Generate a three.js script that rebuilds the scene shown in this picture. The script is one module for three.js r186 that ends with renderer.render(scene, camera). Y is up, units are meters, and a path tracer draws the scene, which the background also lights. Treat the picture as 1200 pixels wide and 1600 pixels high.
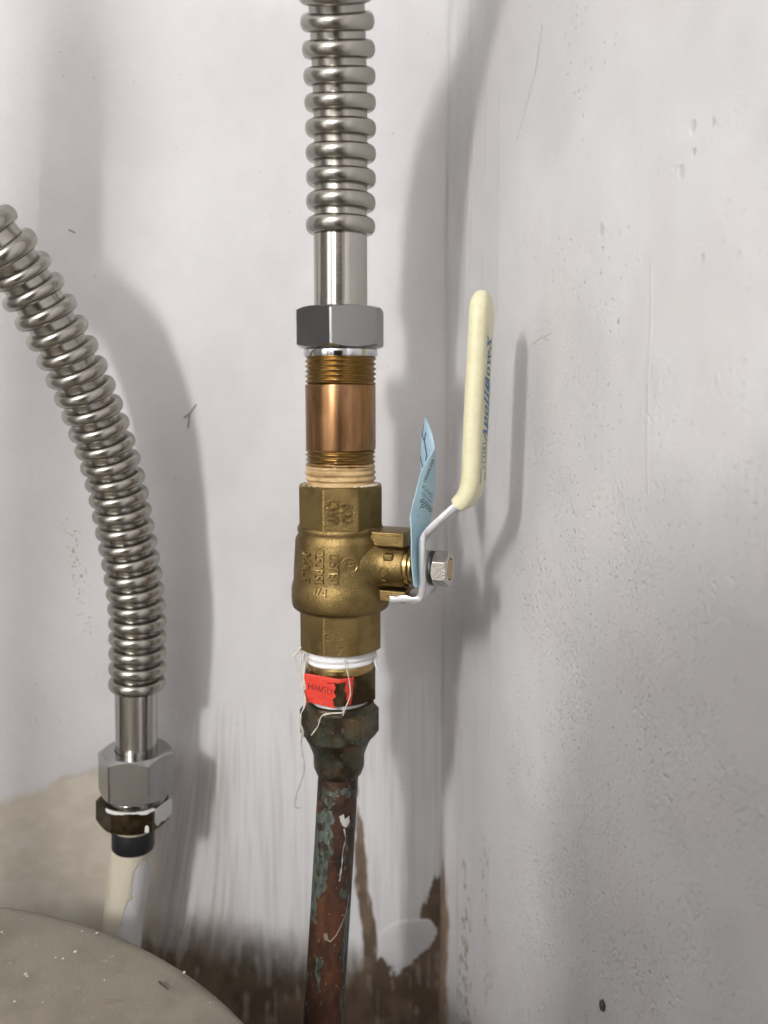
import * as THREE from 'three';
import { FontLoader } from 'three/addons/loaders/FontLoader.js';
import { TextGeometry } from 'three/addons/geometries/TextGeometry.js';
import { RoundedBoxGeometry } from 'three/addons/geometries/RoundedBoxGeometry.js';
import { mergeGeometries, mergeVertices, toCreasedNormals } from 'three/addons/utils/BufferGeometryUtils.js';

// Lengths in the builders are millimetres; heights count from the camera, which stands EYE above the floor.
const EYE = 1300, TOP = 500, MM = 0.001;
const { sin, cos, PI, abs, min, max, floor, sqrt, exp, hypot, asin } = Math;
const rad = (d) => (d * PI) / 180;
const V3 = (x, y, z) => new THREE.Vector3(x, y, z), V2 = (x, y) => new THREE.Vector2(x, y);
const toWorld = (x, y, z) => V3(x * MM, (y + EYE) * MM, z * MM);

// ---------- camera, lamp, exposure ----------
const scene = new THREE.Scene();
scene.background = new THREE.Color(0, 0, 0);
const camera = new THREE.PerspectiveCamera(62.05, 0.75, 0.004, 12);
camera.position.copy(toWorld(0, 0, 320));
camera.rotation.set(-rad(8), 0, 0);
camera.focus = 0.312;
camera.userData.fStop = 6.8;
const renderer = new THREE.WebGLRenderer({ antialias: true });
renderer.toneMapping = THREE.LinearToneMapping;
renderer.toneMappingExposure = 1;
renderer.shadowMap.enabled = true;
const LAMP = [-445, 365, 880], TUBE = [-51, -17, 17, 51];   // an unseen upright lamp: its middle, and its light in four lengths
for (const dy of TUBE) {
  const l = new THREE.PointLight(new THREE.Color(1, 0.985, 0.98), 1.52 / TUBE.length);
  l.name = 'unseen_lamp_light'; l.position.copy(toWorld(LAMP[0], LAMP[1] + dy, LAMP[2])); l.castShadow = true; l.shadow.radius = 1.45; scene.add(l);
}

// ---------- noise ----------
const hash = (x, y, s) => { let h = (Math.imul(x, 374761393) + Math.imul(y, 668265263) + Math.imul(s, 2147483647 ^ 0x5bd1e995)) | 0; h = Math.imul(h ^ (h >>> 13), 1274126177); h ^= h >>> 16; return (h >>> 0) / 4294967296; };
function noise(x, y, s = 0) {
  const ix = floor(x), iy = floor(y), fx = x - ix, fy = y - iy, u = fx * fx * (3 - 2 * fx), v = fy * fy * (3 - 2 * fy);
  const a = hash(ix, iy, s), b = hash(ix + 1, iy, s), c = hash(ix, iy + 1, s), d = hash(ix + 1, iy + 1, s);
  return a + (b - a) * u + (c - a) * v + (a - b - c + d) * u * v;
}
const fbm = (x, y, s, n = 4) => { let t = 0, a = 0.5, w = 0; for (let i = 0; i < n; i++) { t += a * noise(x, y, s + i * 17); w += a; a *= 0.5; x *= 2.03; y *= 2.03; } return t / w; };
const sstep = (x, a, b) => { const t = min(1, max(0, (x - a) / (b - a))); return t * t * (3 - 2 * t); };
const lerp = (a, b, t) => a + (b - a) * t;
const mix3 = (a, b, t) => [lerp(a[0], b[0], t), lerp(a[1], b[1], t), lerp(a[2], b[2], t)];
let seed = 7;
const rnd = () => { seed = (Math.imul(seed, 1664525) + 1013904223) | 0; return (seed >>> 0) / 4294967296; };
const rr = (a, b) => a + (b - a) * rnd();
// piecewise linear curve through [x, y] points
const curveAt = (pts, x) => { if (x <= pts[0][0]) return pts[0][1]; for (let i = 1; i < pts.length; i++) if (x <= pts[i][0]) return lerp(pts[i - 1][1], pts[i][1], (x - pts[i - 1][0]) / (pts[i][0] - pts[i - 1][0])); return pts[pts.length - 1][1]; };
const toSRGB = (x) => (x <= 0.0031308 ? 12.92 * x : 1.055 * Math.pow(x, 1 / 2.4) - 0.055);

// ---------- textures ----------
function surfaceMaps(w, h, x0, x1, y0, y1, f, wrap = THREE.ClampToEdgeWrapping) {
  const col = new Uint8Array(w * h * 4), hgt = new Float32Array(w * h);
  for (let j = 0; j < h; j++) for (let i = 0; i < w; i++) {
    const r = f(lerp(x0, x1, (i + 0.5) / w), lerp(y0, y1, (j + 0.5) / h)), o = (j * w + i) * 4;
    for (let c = 0; c < 3; c++) col[o + c] = max(0, min(255, Math.round(255 * toSRGB(max(0, r[c])))));
    col[o + 3] = 255; hgt[j * w + i] = r[3];
  }
  const t = new THREE.DataTexture(col, w, h), b = new THREE.DataTexture(hgt, w, h, THREE.RedFormat, THREE.FloatType);
  t.colorSpace = THREE.SRGBColorSpace;
  for (const q of [t, b]) { q.magFilter = THREE.LinearFilter; q.wrapS = q.wrapT = wrap; q.needsUpdate = true; }
  return { map: t, bump: b };
}
// a tileable grain (values 0 to 1) covering `size` mm
function grainTexture(n, size, f) {
  const d = new Float32Array(n * n);
  for (let j = 0; j < n; j++) for (let i = 0; i < n; i++) {
    const u = i / n, v = j / n, a = sstep(u, 0.85, 1), b = sstep(v, 0.85, 1);
    d[j * n + i] = lerp(lerp(f(u, v), f(u - 1, v), a), lerp(f(u, v - 1), f(u - 1, v - 1), a), b);
  }
  const t = new THREE.DataTexture(d, n, n, THREE.RedFormat, THREE.FloatType);
  t.magFilter = THREE.LinearFilter; t.wrapS = t.wrapT = THREE.RepeatWrapping; t.repeat.set(1 / size, 1 / size); t.needsUpdate = true;
  return t;
}
function canvasMap(w, h, draw) {
  const c = document.createElement('canvas'); c.width = w; c.height = h;
  draw(c.getContext('2d'), w, h);
  const t = new THREE.CanvasTexture(c); t.colorSpace = THREE.SRGBColorSpace; t.wrapS = t.wrapT = THREE.ClampToEdgeWrapping;
  return t;
}
const metal = (r, g, b, rough, extra = {}) => new THREE.MeshPhysicalMaterial({ color: new THREE.Color(r, g, b), metalness: 1, roughness: rough, ...extra });
const plain = (r, g, b, rough, extra = {}) => new THREE.MeshPhysicalMaterial({ color: new THREE.Color(r, g, b), metalness: 0, roughness: rough, ...extra });
const castGrain = grainTexture(384, 16, (u, v) => 0.65 * noise(u * 52, v * 52, 3) + 0.35 * noise(u * 100, v * 100, 5));
const fineGrain = grainTexture(256, 12, (u, v) => fbm(u * 24, v * 24, 9, 4));
const shearGrain = grainTexture(256, 9, (u, v) => 0.6 * noise(u * 60, v * 60, 14) + 0.4 * noise(u * 26, v * 26, 15));
const lathed = grainTexture(256, 10, (u, v) => 0.7 * noise(u * 3, v * 120, 4) + 0.3 * noise(u * 40, v * 40, 6));
const roughVary = (t, lo, hi) => { // a roughness map made from a grain
  const s = t.image, d = new Uint8Array(s.width * s.height * 4);
  for (let i = 0; i < s.width * s.height; i++) { const v = 255 * lerp(lo, hi, s.data[i]); d.set([v, v, v, 255], i * 4); }
  const o = new THREE.DataTexture(d, s.width, s.height); o.magFilter = THREE.LinearFilter; o.wrapS = o.wrapT = THREE.RepeatWrapping; o.repeat.copy(t.repeat); o.needsUpdate = true;
  return o;
};
const colourVary = (size, n, f) => {
  const d = new Uint8Array(n * n * 4);
  for (let j = 0; j < n; j++) for (let i = 0; i < n; i++) {
    const u = i / n, v = j / n, a = sstep(u, 0.8, 1), b = sstep(v, 0.8, 1);
    const c = mix3(mix3(f(u, v), f(u - 1, v), a), mix3(f(u, v - 1), f(u - 1, v - 1), a), b);
    for (let k = 0; k < 3; k++) d[(j * n + i) * 4 + k] = max(0, min(255, 255 * toSRGB(c[k])));
    d[(j * n + i) * 4 + 3] = 255;
  }
  const t = new THREE.DataTexture(d, n, n); t.colorSpace = THREE.SRGBColorSpace; t.magFilter = THREE.LinearFilter; t.wrapS = t.wrapT = THREE.RepeatWrapping; t.repeat.set(1 / size, 1 / size); t.needsUpdate = true;
  return t;
};
const M = {
  steel: metal(0.37, 0.35, 0.315, 0.27),
  steelTube: metal(0.43, 0.41, 0.38, 0.18, { bumpMap: lathed, bumpScale: 0.00002, anisotropy: 0.75, anisotropyRotation: PI / 2 }),
  chrome: metal(0.27, 0.268, 0.268, 0.2, { anisotropy: 0.6, anisotropyRotation: PI / 2 }),
  chromeRing: metal(0.6, 0.6, 0.61, 0.1),
  castBrass: metal(0.28, 0.198, 0.08, 0.41, { bumpMap: castGrain, bumpScale: 0.00016, map: colourVary(40, 192, (u, v) => { const f = fbm(u * 7, v * 7, 21, 4); return mix3([0.72, 0.70, 0.66], [1, 1, 1], sstep(f, 0.3, 0.65)); }) }),
  turnedBrass: metal(0.44, 0.31, 0.125, 0.25, { bumpMap: lathed, bumpScale: 0.00003 }),
  letterBrass: metal(0.38, 0.272, 0.12, 0.34),
  nipple: metal(0.35, 0.195, 0.095, 0.34, { anisotropy: 0.65, anisotropyRotation: PI / 2, bumpMap: lathed, bumpScale: 0.00002, map: colourVary(44, 256, (u, v) => { const f = fbm(u * 9, v * 5, 31, 5), g = noise(u * 60, v * 6, 33); return mix3([0.74, 0.69, 0.64], [1, 1, 1], sstep(f * 0.8 + g * 0.2, 0.3, 0.6)); }) }),
  thread: metal(0.33, 0.22, 0.085, 0.33),
  darkBronze: metal(0.15, 0.115, 0.065, 0.42, { bumpMap: fineGrain, bumpScale: 0.00012, map: colourVary(30, 192, (u, v) => { const f = fbm(u * 6, v * 6, 41, 5); return mix3([0.45, 0.4, 0.37], [1, 1, 1], sstep(f, 0.35, 0.75)); }) }),
  oldBronze: new THREE.MeshPhysicalMaterial({ color: 0xffffff, metalness: 0.7, roughness: 0.42, bumpMap: fineGrain, bumpScale: 0.0002, map: colourVary(34, 320, (u, v) => {
    const f = fbm(u * 5, v * 5, 51, 5), g = fbm(u * 8, v * 8, 57, 6), w = fbm(u * 19, v * 19, 61, 4);
    let c = mix3([0.042, 0.032, 0.02], [0.135, 0.098, 0.052], sstep(f, 0.36, 0.72));
    c = mix3(c, [0.085, 0.104, 0.083], 0.6 * sstep(g, 0.5, 0.68));
    return mix3(c, [0.30, 0.27, 0.21], 0.6 * sstep(w, 0.73, 0.8));
  }) }),
  zinc: metal(0.62, 0.625, 0.635, 0.3, { bumpMap: shearGrain, bumpScale: 0.00004 }),
  nickel: metal(0.58, 0.55, 0.50, 0.27, { bumpMap: fineGrain, bumpScale: 0.0001 }),
  blackSteel: metal(0.16, 0.16, 0.165, 0.4),
  ptfe: plain(0.82, 0.82, 0.82, 0.42),
  strand: plain(0.60, 0.56, 0.50, 0.7),
  amberTape: plain(0.56, 0.40, 0.20, 0.34, { bumpMap: fineGrain, bumpScale: 0.0002, map: colourVary(30, 160, (u, v) => mix3([0.55, 0.42, 0.32], [1, 1, 1], sstep(fbm(u * 4, v * 12, 71, 4), 0.3, 0.62))) }),
  sealant: plain(0.66, 0.58, 0.45, 0.6),
  creamPipe: null,
  blackBand: plain(0.012, 0.012, 0.013, 0.5),
  creamRing: plain(0.62, 0.55, 0.40, 0.5),
  whitePaint: plain(0.66, 0.65, 0.63, 0.55, { bumpMap: fineGrain, bumpScale: 0.0002 }),
};

// ---------- scene graph helpers ----------
const used = new Map();
const numbered = (n) => { const k = used.get(n) ?? 0; used.set(n, k + 1); return k ? `${n}_${String(k).padStart(3, '0')}` : n; };
function thing(name, label, category, base, group) {
  const o = new THREE.Group(); o.name = numbered(name); o.position.copy(toWorld(...base));
  o.userData = { label, category }; if (group) o.userData.group = group;
  o.userData.base = undefined; delete o.userData.base;
  bases.set(o, base); scene.add(o);
  return o;
}
const bases = new Map();
const rootOf = (o) => { while (o.parent && o.parent !== scene) o = o.parent; return o; };
// a part: geometry in millimetres of the place, moved to its thing's base
function part(name, geo, mat, parent, label) {
  const g = Array.isArray(geo) ? join(geo) : geo, b = bases.get(rootOf(parent));
  g.translate(-b[0], -b[1], -b[2]).scale(MM, MM, MM);
  const m = new THREE.Mesh(g, mat); m.name = name; m.castShadow = m.receiveShadow = true;
  if (label) m.userData.label = label;
  parent.add(m);
  return m;
}
// a top-level object that is one mesh
function solo(name, geo, mat, base, data) {
  const g = Array.isArray(geo) ? join(geo) : geo;
  g.translate(-base[0], -base[1], -base[2]).scale(MM, MM, MM);
  const m = new THREE.Mesh(g, mat); m.name = numbered(name); m.position.copy(toWorld(...base)); m.castShadow = m.receiveShadow = true;
  m.userData = data; scene.add(m);
  return m;
}
function join(list) {
  return mergeGeometries(list.map((g) => { const q = g.index ? g.toNonIndexed() : g; for (const k of Object.keys(q.attributes)) if (!['position', 'normal', 'uv'].includes(k)) q.deleteAttribute(k); return q; }));
}

// ---------- shape helpers (mm) ----------
// a grid of points p(i, j) -> [x, y, z, u, v] as a surface
function surface(nu, nv, p, crease = 0, closed = false) {
  const pos = [], uv = [], idx = [];
  for (let j = 0; j <= nv; j++) for (let i = 0; i <= nu; i++) { const q = p(i, j); pos.push(q[0], q[1], q[2]); uv.push(q[3] ?? 0, q[4] ?? 0); }
  for (let j = 0; j < nv; j++) for (let i = 0; i < nu; i++) { const a = j * (nu + 1) + i, b = a + 1, c = a + nu + 1, d = c + 1; idx.push(a, b, d, a, d, c); }
  const g = new THREE.BufferGeometry();
  g.setAttribute('position', new THREE.Float32BufferAttribute(pos, 3)); g.setAttribute('uv', new THREE.Float32BufferAttribute(uv, 2)); g.setIndex(idx);
  if (crease) return toCreasedNormals(g, crease);
  g.computeVertexNormals();
  if (closed) { const n = g.attributes.normal; for (let j = 0; j <= nv; j++) { const a = j * (nu + 1), b = a + nu, v = V3(n.getX(a) + n.getX(b), n.getY(a) + n.getY(b), n.getZ(a) + n.getZ(b)).normalize(); n.setXYZ(a, v.x, v.y, v.z); n.setXYZ(b, v.x, v.y, v.z); } }
  return g;
}
// a turned shape about the vertical: profile [[radius, y], ...] from bottom to top
function turned(profile, seg = 72, crease = rad(32)) {
  const R = max(...profile.map((p) => p[0]));
  let len = [0]; for (let i = 1; i < profile.length; i++) len.push(len[i - 1] + hypot(profile[i][0] - profile[i - 1][0], profile[i][1] - profile[i - 1][1]));
  return surface(seg, profile.length - 1, (i, j) => { const t = (i / seg) * 2 * PI - PI; return [profile[j][0] * sin(t), profile[j][1], profile[j][0] * cos(t), t * R, len[j]]; }, crease);
}
// a polygonal (hexagon, octagon) collar with chamfered ends: ap = half the width across flats, face = azimuth of one facet, hole = radius of its bore
function flats(n, ap, y0, y1, face, { top = 0.9, bottom = 0.9, hole = 0, round = 0.985, slope = 0.55 } = {}) {
  const half = PI / n, rc = ap / cos(half), per = 20, N = n * per, rOf = (t) => { let a = (t - rad(face)) % (2 * half); if (a < 0) a += 2 * half; if (a > half) a -= 2 * half; return min(ap / cos(a), rc * round); };
  const ring = [];
  for (let k = 0; k <= N; k++) { // dense near the corners
    const f = floor(k / per), q = (k % per) / per, e = 0.5 - 0.5 * cos(PI * q), t = rad(face) - half + (f + e) * 2 * half;
    ring.push([t, rOf(t)]);
  }
  const R1 = ap * top * 1.02, R0 = ap * bottom * 1.02;
  const rows = [
    (r) => [hole, y0], (r) => [min(R0, r), y0], (r) => [r, y0 + max(0, r - R0) * slope], (r) => [r, y1 - max(0, r - R1) * slope], (r) => [min(R1, r), y1], (r) => [hole, y1],
  ];
  return surface(N, 5, (i, j) => { const [t, r] = ring[i], [q, y] = rows[j](r); return [q * sin(t), y, q * cos(t), t * ap, y + q * 0.3]; }, rad(14));
}
// a helical pipe thread
function threaded(r, y0, y1, pitch, depth, seg = 64, taper = 0.03) {
  const n = Math.round((y1 - y0) / pitch * 9);
  return surface(seg, n, (i, j) => {
    const t = (i / seg) * 2 * PI, y = y0 + ((y1 - y0) * j) / n; let f = (y / pitch + t / (2 * PI)) % 1; if (f < 0) f += 1;
    const q = r - depth * min(1, max(0, 1.35 * (1 - abs(2 * f - 1)) - 0.12)) + taper * (y - y0) * 0;
    return [q * sin(t), y, q * cos(t), t * r, y];
  }, rad(40));
}
// a tube along a curve, radius given at stations [s in mm, radius]
function swept(curve, stations, seg = 56, crease = rad(50)) {
  const L = curve.getLength(), n = 400, fr = curve.computeFrenetFrames(n, false);
  const N = V3(), B = V3(), P = V3();
  return surface(seg, stations.length - 1, (i, j) => {
    const u = min(1, max(0, stations[j][0] / L)), k = min(n - 1, floor(u * n)), f = u * n - k;
    if (i === 0) { curve.getPointAt(u, P); N.lerpVectors(fr.normals[k], fr.normals[k + 1], f).normalize(); B.lerpVectors(fr.binormals[k], fr.binormals[k + 1], f).normalize(); }
    const t = -(i / seg) * 2 * PI, r = stations[j][1], c = cos(t) * r, s = sin(t) * r;
    return [P.x + N.x * c + B.x * s, P.y + N.y * c + B.y * s, P.z + N.z * c + B.z * s, -t * r, stations[j][0]];
  }, crease);
}
function pathOf(pts) { const c = new THREE.CatmullRomCurve3(pts.map((p) => V3(...p)), false, 'centripetal'); c.arcLengthDivisions = 1200; return c; }
const moved = (g, x, y, z) => g.translate(x, y, z);
function corrugation(L, start, pitchAt, r0, h, w) {
  const st = [[0, r0]];
  for (let s = start; s < L - w; s += pitchAt(s)) for (let a = 0; a <= 10; a++) { const q = -PI / 2 + (PI * a) / 10; st.push([s + (w / 2) * sin(q) * (1 + 0.12 * abs(cos(q))), r0 + h * Math.pow(max(0, cos(q)), 0.8)]); }
  st.push([L, r0]);
  return st;
}

// ---------- the walls that meet in the corner ----------
const CX = 32.5, CZ = -80, TL = rad(9.5), TR = rad(18.5);
const leftWall = (k, y, n = 0) => [CX - k * cos(TL) + n * sin(TL), y, CZ + k * sin(TL) + n * cos(TL)];       // k mm left of the corner
const rightWall = (m, y, n = 0) => [CX + m * sin(TR) - n * cos(TR), y, CZ + m * cos(TR) + n * sin(TR)];      // m mm along the right wall
const fine = (a, b, s) => { const o = []; for (let x = a; x <= b + 1e-6; x += s) o.push(x); return o; };
const ys = [-EYE, -900, -600, -450, ...fine(-380, 260, 5), 330, 410, TOP];
const WHITE = [0.69, 0.68, 0.688];

const leftMaps = surfaceMaps(1024, 2048, -6, 262, -360, 260, (k, y) => {
  const edge = sstep(k, 262, 235) * sstep(y, -360, -335) * sstep(y, 260, 235);
  const cloud = fbm(k / 55, y / 70, 1, 4), mott = fbm(k / 6, y / 7, 2, 4), grain = noise(k / 0.7, y / 0.8, 5);
  const lean = k + (y + 200) * 0.18 * sstep(k, 90, 140);
  const brush = 0.3 * noise(lean / 0.5 + noise(k / 7, y / 30, 7), y / 22, 8) + 0.3 * noise(lean / 1.7, y / 40, 12) + 0.4 * fbm(lean / 8, y / 45, 13, 3);
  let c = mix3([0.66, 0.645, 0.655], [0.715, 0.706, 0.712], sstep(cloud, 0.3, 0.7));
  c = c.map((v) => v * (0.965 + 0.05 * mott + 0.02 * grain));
  let h = 0.35 * fbm(k / 9, y / 11, 14, 4) + 0.06 * grain;
  // fresher brushed paint low on the wall, its upper edge feathered by the bristles
  const top = curveAt([[0, -128], [20, -140], [42, -146], [68, -149], [90, -146], [113, -148], [128, -160], [140, -185]], k) + 16 * (noise(lean / 0.9, 3, 21) - 0.5) + 9 * (fbm(k / 8, y / 9, 22) - 0.5);
  const low = sstep(y, top + 3, top - 4) * sstep(k, 140, 124);
  c = mix3(c, mix3([0.60, 0.58, 0.58], [0.745, 0.738, 0.738], sstep(brush, 0.25, 0.62)), low * 0.7);
  h += low * 0.2 * (brush - 0.5);
  // primer showing through thin paint left of the brushed part
  const thin = sstep(k, 98, 118) * sstep(k, 168, 146) * sstep(y, -158, -178);
  c = mix3(c, mix3([0.42, 0.375, 0.36], [0.60, 0.575, 0.57], sstep(brush + 0.25 * (cloud - 0.5), 0.25, 0.7)), thin * 0.7);
  // older beige coat below a ragged edge on the far left
  const be = curveAt([[135, -168], [150, -170], [167, -173], [185, -177], [210, -186], [260, -200]], k) + 7 * (fbm(k / 7, y / 7, 31, 5) - 0.5);
  const beige = sstep(y, be + 1.6 + 3 * noise(k / 11, 5, 37), be - 1.8) * sstep(k + 12 * (fbm(k / 9, y / 14, 33) - 0.5), 138, 150);
  const beigeC = mix3([0.58, 0.525, 0.44], [0.64, 0.59, 0.505], sstep(fbm(k / 8, y / 6, 35, 4) + 0.25 * sstep(y, be - 22, be - 2) * (fbm(k / 2.5, y / 2.5, 36) - 0.4), 0.35, 0.7));
  c = mix3(c, beigeC, beige);
  h -= beige * 0.35;
  // bare brown board near the floor of the picture
  const bt = curveAt([[-6, -238], [2, -243], [7, -241], [9, -246], [11, -256], [13, -254], [15, -266], [17, -265], [20, -288], [24, -292], [30, -290], [36, -282], [41, -277], [46, -279], [56, -282], [70, -279], [86, -274], [104, -262], [125, -253], [150, -255], [200, -262]], k);
  const wide = sstep(k, 34, 52), ragged = bt + 9 * (1 - wide) * (fbm(k / 1.6, y / 4, 44, 4) - 0.5) + 10 * (fbm(lean / 9, y / 30, 41, 3) - 0.5) + 5 * (noise(lean / 1.6, y / 18, 42) - 0.5) + 11 * (fbm(k / 3.5, y / 6, 43, 5) - 0.5);
  let brown = sstep(y, ragged + lerp(1, 15, wide), ragged - lerp(1.5, 22, wide)); brown *= 1 - 0.3 * sstep(brush, 0.45, 0.7) * sstep(brown, 1, 0.5);
  // a bare streak beside the copper pipe
  const sx = curveAt([[-290, 39.5], [-270, 40], [-240, 44.5], [-215, 45], [-205, 46]], y), sw = curveAt([[-285, 3.4], [-250, 3.1], [-225, 2.6], [-208, 1.2], [-200, 0]], y);
  brown = max(brown, sstep(abs(k - sx) + 2.2 * (fbm(k / 2.2, y / 6, 45, 4) - 0.5), sw + 0.8, sw - 0.5));
  const brownC = mix3(mix3([0.125, 0.09, 0.062], [0.19, 0.138, 0.096], sstep(fbm(k / 7, y / 12, 49, 5), 0.3, 0.7)), [0.40, 0.35, 0.31], 0.5 * sstep(noise(lean / 1.2, y / 20, 52) * 0.4 + fbm(k / 6, y / 9, 53) * 0.6, 0.6, 0.75));
  c = mix3(c, brownC, brown);
  h -= brown * 0.3;
  // flecks, scuffs and a scratch
  const cell = [floor(k / 9), floor(y / 9)];
  for (let q = 0; q < 1; q++) {
    const px = (cell[0] + 0.2 + 0.6 * hash(cell[0], cell[1], 71)) * 9, py = (cell[1] + 0.2 + 0.6 * hash(cell[0], cell[1], 72)) * 9, on = hash(cell[0], cell[1], 73);
    if (on > 0.93) { const d = hypot((k - px) * 1.2, y - py) + 0.3 * (mott - 0.5), f = sstep(d, 0.35 + 0.3 * on * hash(cell[0], cell[1], 74), 0.15); c = mix3(c, [0.36, 0.32, 0.28], f * 0.6); h -= f * 0.2; }
  }
  const seg = (ax, ay, ex, ey, w) => { const t = min(1, max(0, ((k - ax) * (ex - ax) + (y - ay) * (ey - ay)) / ((ex - ax) ** 2 + (ey - ay) ** 2))); return sstep(hypot(k - ax - t * (ex - ax), y - ay - t * (ey - ay)), w, w * 0.4); };
  const tear = max(seg(117.5, -5.5, 120.5, -9.5, 0.55), seg(120.5, -9.5, 121.2, -15.5, 0.5), seg(120.5, -9.5, 122.6, -11.0, 0.7), seg(165.5, 66.8, 167.6, 67.9, 0.5));
  c = mix3(c, [0.16, 0.15, 0.14], tear * 0.8); h += tear * 0.3;
  // rusty pinpricks left of the hose
  if (k > 150 && k < 190 && y < -55 && y > -108) { const s = sstep(noise(k / 0.8, y / 0.8, 81), 0.80, 0.86) * sstep(abs(k - 171 - (y + 80) * 0.06 - 3 * (noise(y / 7, 1, 83) - 0.5)), 4.5, 2); c = mix3(c, [0.33, 0.22, 0.14], s * 0.75); }
  c = mix3(WHITE, c, edge);
  return [c[0], c[1], c[2], lerp(0.4, h, edge)];
});
const rightMaps = surfaceMaps(1024, 2048, -12, 250, -360, 240, (m, y) => {
  const edge = sstep(m, 250, 232) * sstep(y, -360, -335) * sstep(y, 240, 215);
  const cloud = fbm(m / 45, y / 60, 101, 4), mott = fbm(m / 7, y / 8, 102, 4), grain = noise(m / 0.6, y / 0.7, 105);
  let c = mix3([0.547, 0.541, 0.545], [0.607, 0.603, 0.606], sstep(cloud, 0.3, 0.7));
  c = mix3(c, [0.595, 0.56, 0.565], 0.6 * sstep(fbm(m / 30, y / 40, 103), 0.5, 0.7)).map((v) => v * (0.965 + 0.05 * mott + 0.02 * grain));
  const sm = sstep(m, 38, 70) ; // roller stipple away from the brushed corner
  const bead = sstep(0.65 * noise(m / 0.95 + 0.4 * noise(m / 2, y / 2, 112), y / 1.25, 110) + 0.35 * noise(m / 0.5, y / 0.6, 111), 0.52, 0.8), dip = sstep(0.6 * noise(m / 1.0, y / 1.4, 116) + 0.4 * noise(m / 0.55, y / 0.8, 117), 0.62, 0.82);
  const patch = sstep(fbm(m / 14, y / 18, 118, 4), 0.36, 0.62), strong = (0.35 + 0.65 * sstep(y, 20, -90)) * (0.35 + 0.65 * patch);
  const brush = 0.55 * noise(m / 0.7, y / 60, 120) + 0.45 * noise(m / 2.2, y / 80, 121);
  let h = 0.5 * (fbm(m / 12, y / 14, 115, 4) - 0.5) + sm * strong * (0.34 * bead - 0.5 * dip) + 0.1 * sm * (fbm(m / 3.5, y / 4.5, 119, 3) - 0.5) + (1 - sm) * 0.12 * (brush - 0.5);
  // pits
  const cx = floor(m / 3.4), cy = floor(y / 3.4), on = hash(cx, cy, 131);
  const px = (cx + 0.25 + 0.5 * hash(cx, cy, 132)) * 3.4, py = (cy + 0.25 + 0.5 * hash(cx, cy, 133)) * 3.4;
  if (on > lerp(1.02, 0.7, sstep(fbm(m / 16, y / 22, 135, 3) + 0.22 * sstep(y, 60, -60) - 0.0016 * abs(m - 75), 0.42, 0.68)) && m > 34) { const f = sstep(hypot((m - px) * 1.5, y - py) + 0.5 * (grain - 0.5) * 0.5, 0.75 * (0.5 + on * 0.6), 0.1) * sm; h -= f * 0.55; c = mix3(c, [0.40, 0.375, 0.345], f * 0.4); }
  // trowel ridge beside the corner and thin vertical ridges
  for (const [rm, wob, a, wd] of [[-3.5, 2.5, 0.45, 0.5], [4, 2, 0.3, 0.6], [13, 3, 0.7, 0.6], [17, 2, 0.35, 0.9], [30, 3, 0.35, 0.7], [45, 4, 0.25, 0.8]]) {
    const d = m - rm - wob * (noise(y / 45, rm, 141) - 0.5), gap = sstep(noise(y / 22, rm, 143), 0.3, 0.6);
    h += a * gap * exp(-(d * d) / (wd * wd));
  }
  // brown board showing through at the low edge
  const worn = sstep(fbm(m / 2.2, y / 5, 151, 5) + 0.30 * sstep(y, -190, -330) - 0.028 * abs(m - 20 - 7 * sstep(y, -240, -330)), 0.60, 0.66) * sstep(y, -185, -230);
  const worn2 = sstep(noise(m / 1.0, y / 2.6, 153) * 0.6 + noise(m / 0.6, y / 1.1, 154) * 0.4, 0.64, 0.72) * sstep(abs(m - 45 - 6 * (noise(y / 18, 2, 155) - 0.5)), 8, 2.5) * sstep(y, -170, -215) * sstep(noise(m / 6, y / 12, 157), 0.35, 0.55);
  const foot = sstep(m + 9 * (fbm(m / 4, y / 9, 156, 4) - 0.5), 4, 0) * sstep(y + 26 * (noise(m / 1.8, 2, 158) - 0.5), -236, -252);
  const bare = max(worn * 0.8 * sstep(noise(m / 0.9, y / 1.6, 160), 0.3, 0.55), worn2 * 0.7, foot);
  c = mix3(c, mix3([0.19, 0.125, 0.08], [0.34, 0.26, 0.19], fbm(m / 4, y / 6, 159)), bare);
  h -= bare * 0.3;
  const seg = (ax, ay, ex, ey, w) => { const t = min(1, max(0, ((m - ax) * (ex - ax) + (y - ay) * (ey - ay)) / ((ex - ax) ** 2 + (ey - ay) ** 2))); return sstep(hypot(m - ax - t * (ex - ax), y - ay - t * (ey - ay)), w, w * 0.3); };
  const crease = max(seg(76, 130, 71, 115, 0.8), seg(71, 115, 58, 97, 0.6));
  c = mix3(c, [0.46, 0.45, 0.43], crease * 0.5); h -= crease * 0.5;
  const line = seg(147 + 1.5 * (noise(y / 20, 1, 161) - 0.5), 38, 150, -30, 0.9); h += line * 0.3;
  const crack = max(seg(76, 18, 82, 20, 0.35), seg(82, 20, 87, 18.6, 0.35), seg(84, 20, 90, 21.5, 0.3)); c = mix3(c, [0.42, 0.41, 0.39], crack * 0.6); h -= crack * 0.3;
  for (const [ax, ay, r] of [[163, 72, 2.4], [159, 61, 2.6], [171, 71, 1.6], [164, 65, 1.4], [131, 22, 1.3], [120, 52, 3.0], [121, 46, 1.2], [170, 36, 1.8]]) { const f = sstep(hypot((m - ax) * 1.5, y - ay), r, r * 0.35); h -= f * 0.6; c = mix3(c, [0.42, 0.40, 0.375], f * 0.28); }
  c = mix3(WHITE, c, edge);
  return [c[0], c[1], c[2], lerp(0.0, h, edge)];
});
const wallMat = (maps, scale) => new THREE.MeshPhysicalMaterial({ map: maps.map, bumpMap: maps.bump, bumpScale: scale, roughness: 0.62, metalness: 0, specularIntensity: 0.6 });
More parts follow.
